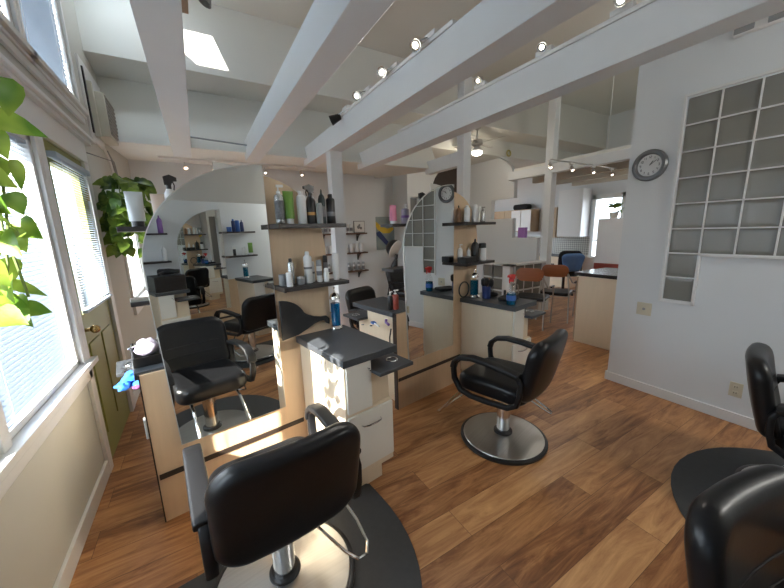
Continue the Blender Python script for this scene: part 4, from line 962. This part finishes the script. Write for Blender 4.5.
for i in range(26):
    p = Vector((-.385+rn.uniform(-.05,.03), 1.07+rn.uniform(-.10,.06), 1.38+rn.random()*.42))
    leaf(lf, p-base, (rn.uniform(-.2,.9),rn.uniform(-.9,.2),rn.uniform(-.7,-.1)), (rn.uniform(-.9,-.3),rn.uniform(-.6,0),.7), rn.uniform(.055,.085), rn.uniform(.045,.07))
lf.build('foliage', LEAF1, np_)
vn.tube([(.0,.0,.10),(.09,.03,.02),(.11,.04,-.12),(.10,.03,-.28),(.085,.04,-.40),(.08,.03,-.52),(.06,.02,-.62)],.003,6)
vn.tube([(.0,.0,.10),(.07,.05,.06),(.10,.06,-.05),(.09,.04,-.20),(.10,.04,-.34),(.09,.03,-.48),(.10,.03,-.60)],.003,6)
vn.build('vines', STEM, np_)
# ivy by the green door
iv = thing('hanging_plant','bushy ivy in a white hanging pot beside the green door','hanging plant',(-.515,3.76,1.90))
MB().lathe([(.07,-.10),(.11,.0),(.12,.06),(.11,.06),(.07,-.06)],20).build('pot', POT, iv)
MB().tube([(0,0,.06),(-.02,0,.30),(-.19,0,.36)],.004,6).build('hanger', GPLAS, iv)
rn = random.Random(11); lf = MB(); vn = MB()
for v in range(26):
    a = rn.uniform(-pi,pi); dr_ = rn.uniform(.28,.72); rad = rn.uniform(.11,.26)
    pts = []
    for k in range(9):
        f = k/8; rr_ = rad*min(1,f*2.2)*(1.15 if math.cos(a)>0 else .5)
        pts.append(Vector((rr_*math.cos(a), rr_*math.sin(a)*1.15, .06+.10*math.sin(min(1,f*2)*pi)*.7-dr_*max(0,f-.25))))
    vn.tube(pts,.0022,5)
    for k in range(2,9):
        for _ in range(1 if k%2 else 2):
            d = Vector((rn.uniform(-.2,1)*math.cos(a)+rn.uniform(-.5,.5), rn.uniform(-.9,.3), rn.uniform(-1,.1)))
            leaf(lf, pts[k]+Vector((rn.uniform(-.03,.03),rn.uniform(-.03,.03),rn.uniform(-.03,.03))), d, (.4,-.8,.5), rn.uniform(.075,.11), rn.uniform(.06,.085))
lf.build('foliage', LEAF2, iv); vn.build('vines', STEM, iv)

# ------------------------------------------------------------------ light
w = bpy.data.worlds.new('World'); bpy.context.scene.world = w; w.use_nodes = True
nt = w.node_tree; bg = nt.nodes['Background']
tc = nt.nodes.new('ShaderNodeTexCoord'); sx_ = nt.nodes.new('ShaderNodeSeparateXYZ'); rp = nt.nodes.new('ShaderNodeValToRGB')
nt.links.new(tc.outputs['Generated'], sx_.inputs[0])
ma = nt.nodes.new('ShaderNodeMath'); ma.operation = 'MULTIPLY_ADD'; ma.inputs[1].default_value = .5; ma.inputs[2].default_value = .5
nt.links.new(sx_.outputs['Z'], ma.inputs[0]); nt.links.new(ma.outputs[0], rp.inputs['Fac'])
rp.color_ramp.elements[0].position = .46; rp.color_ramp.elements[0].color = (.16,.165,.17,1)
rp.color_ramp.elements[1].position = .53; rp.color_ramp.elements[1].color = (.76,.88,1.0,1)
nt.links.new(rp.outputs['Color'], bg.inputs['Color']); bg.inputs['Strength'].default_value = 9.0
def light(name, typ, loc, energy, **kw):
    l = bpy.data.lights.new(name, typ); l.energy = energy
    for k_, v_ in kw.items(): setattr(l, k_, v_)
    o = bpy.data.objects.new(name, l); C.objects.link(o); o.location = loc; return o
sun = light('sun','SUN',(-6,-3,6),23.0,angle=math.radians(.6),color=(1.0,.95,.86))
sun.rotation_euler = Vector((1,.70,-.83)).to_track_quat('-Z','Y').to_euler()
for p, a, e in SPOTS:
    l = light('spot_lamp','SPOT',p,e*2.5,spot_size=math.radians(70),spot_blend=.6,shadow_soft_size=.008,color=(1.0,.93,.84))
    l.rotation_euler = Vector(a).to_track_quat('-Z','Y').to_euler()
light('fan_lamp','POINT',(4.42,4.46,2.76),10,shadow_soft_size=.08,color=(1,.88,.7))
# portals in the window openings
for (y0,y1,z0,z1) in (W1,W2,W8,W9,U1,U2,U3,(2.85,3.42,1.06,2.02),W3):
    l = light('window_portal','AREA',(XL-.16,(y0+y1)/2,(z0+z1)/2),1,shape='RECTANGLE',size=z1-z0,size_y=y1-y0)
    l.rotation_euler = (0,-pi/2,0); l.data.cycles.is_portal = True
# unseen fill lights added to brighten the front room, reception and kitchen
light('room_fill','POINT',(3.0,-.9,2.3),26,shadow_soft_size=.1,color=(1,.97,.92))
light('reception_fill','POINT',(5.2,1.3,3.4),14,shadow_soft_size=.15,color=(1,.97,.9))
light('kitchen_fill','POINT',(6.9,2.6,2.3),8,shadow_soft_size=.15,color=(1,.95,.88))

# ------------------------------------------------------------------ camera
yaw, pit, rol = (math.radians(x) for x in (30.3,11.0,-1.65))
fwd = Vector((math.sin(yaw)*math.cos(pit), math.cos(yaw)*math.cos(pit), -math.sin(pit)))
right = Vector((math.cos(yaw),-math.sin(yaw),0)); up = right.cross(fwd)
r2 = right*math.cos(rol)+up*math.sin(rol); u2 = up*math.cos(rol)-right*math.sin(rol)
cam = bpy.data.cameras.new('camera'); co = bpy.data.objects.new('camera', cam); C.objects.link(co)
M = Matrix((r2,u2,-fwd)).transposed().to_4x4(); M.translation = (0,0,1.55); co.matrix_world = M
cam.sensor_fit = 'HORIZONTAL'; cam.sensor_width = 36; cam.lens = 36*325/784; cam.clip_start = .02
sc = bpy.context.scene; sc.camera = co
sc.view_settings.view_transform = 'Standard'; sc.view_settings.look = 'None'; sc.view_settings.gamma = 1; sc.view_settings.use_curve_mapping = False
sc.view_settings.exposure = 0.58
sc.cycles.max_bounces = 10; sc.cycles.diffuse_bounces = 6; sc.cycles.glossy_bounces = 6; sc.cycles.transparent_max_bounces = 16
sc.cycles.sample_clamp_indirect = 8; sc.cycles.caustics_reflective = False; sc.cycles.caustics_refractive = False
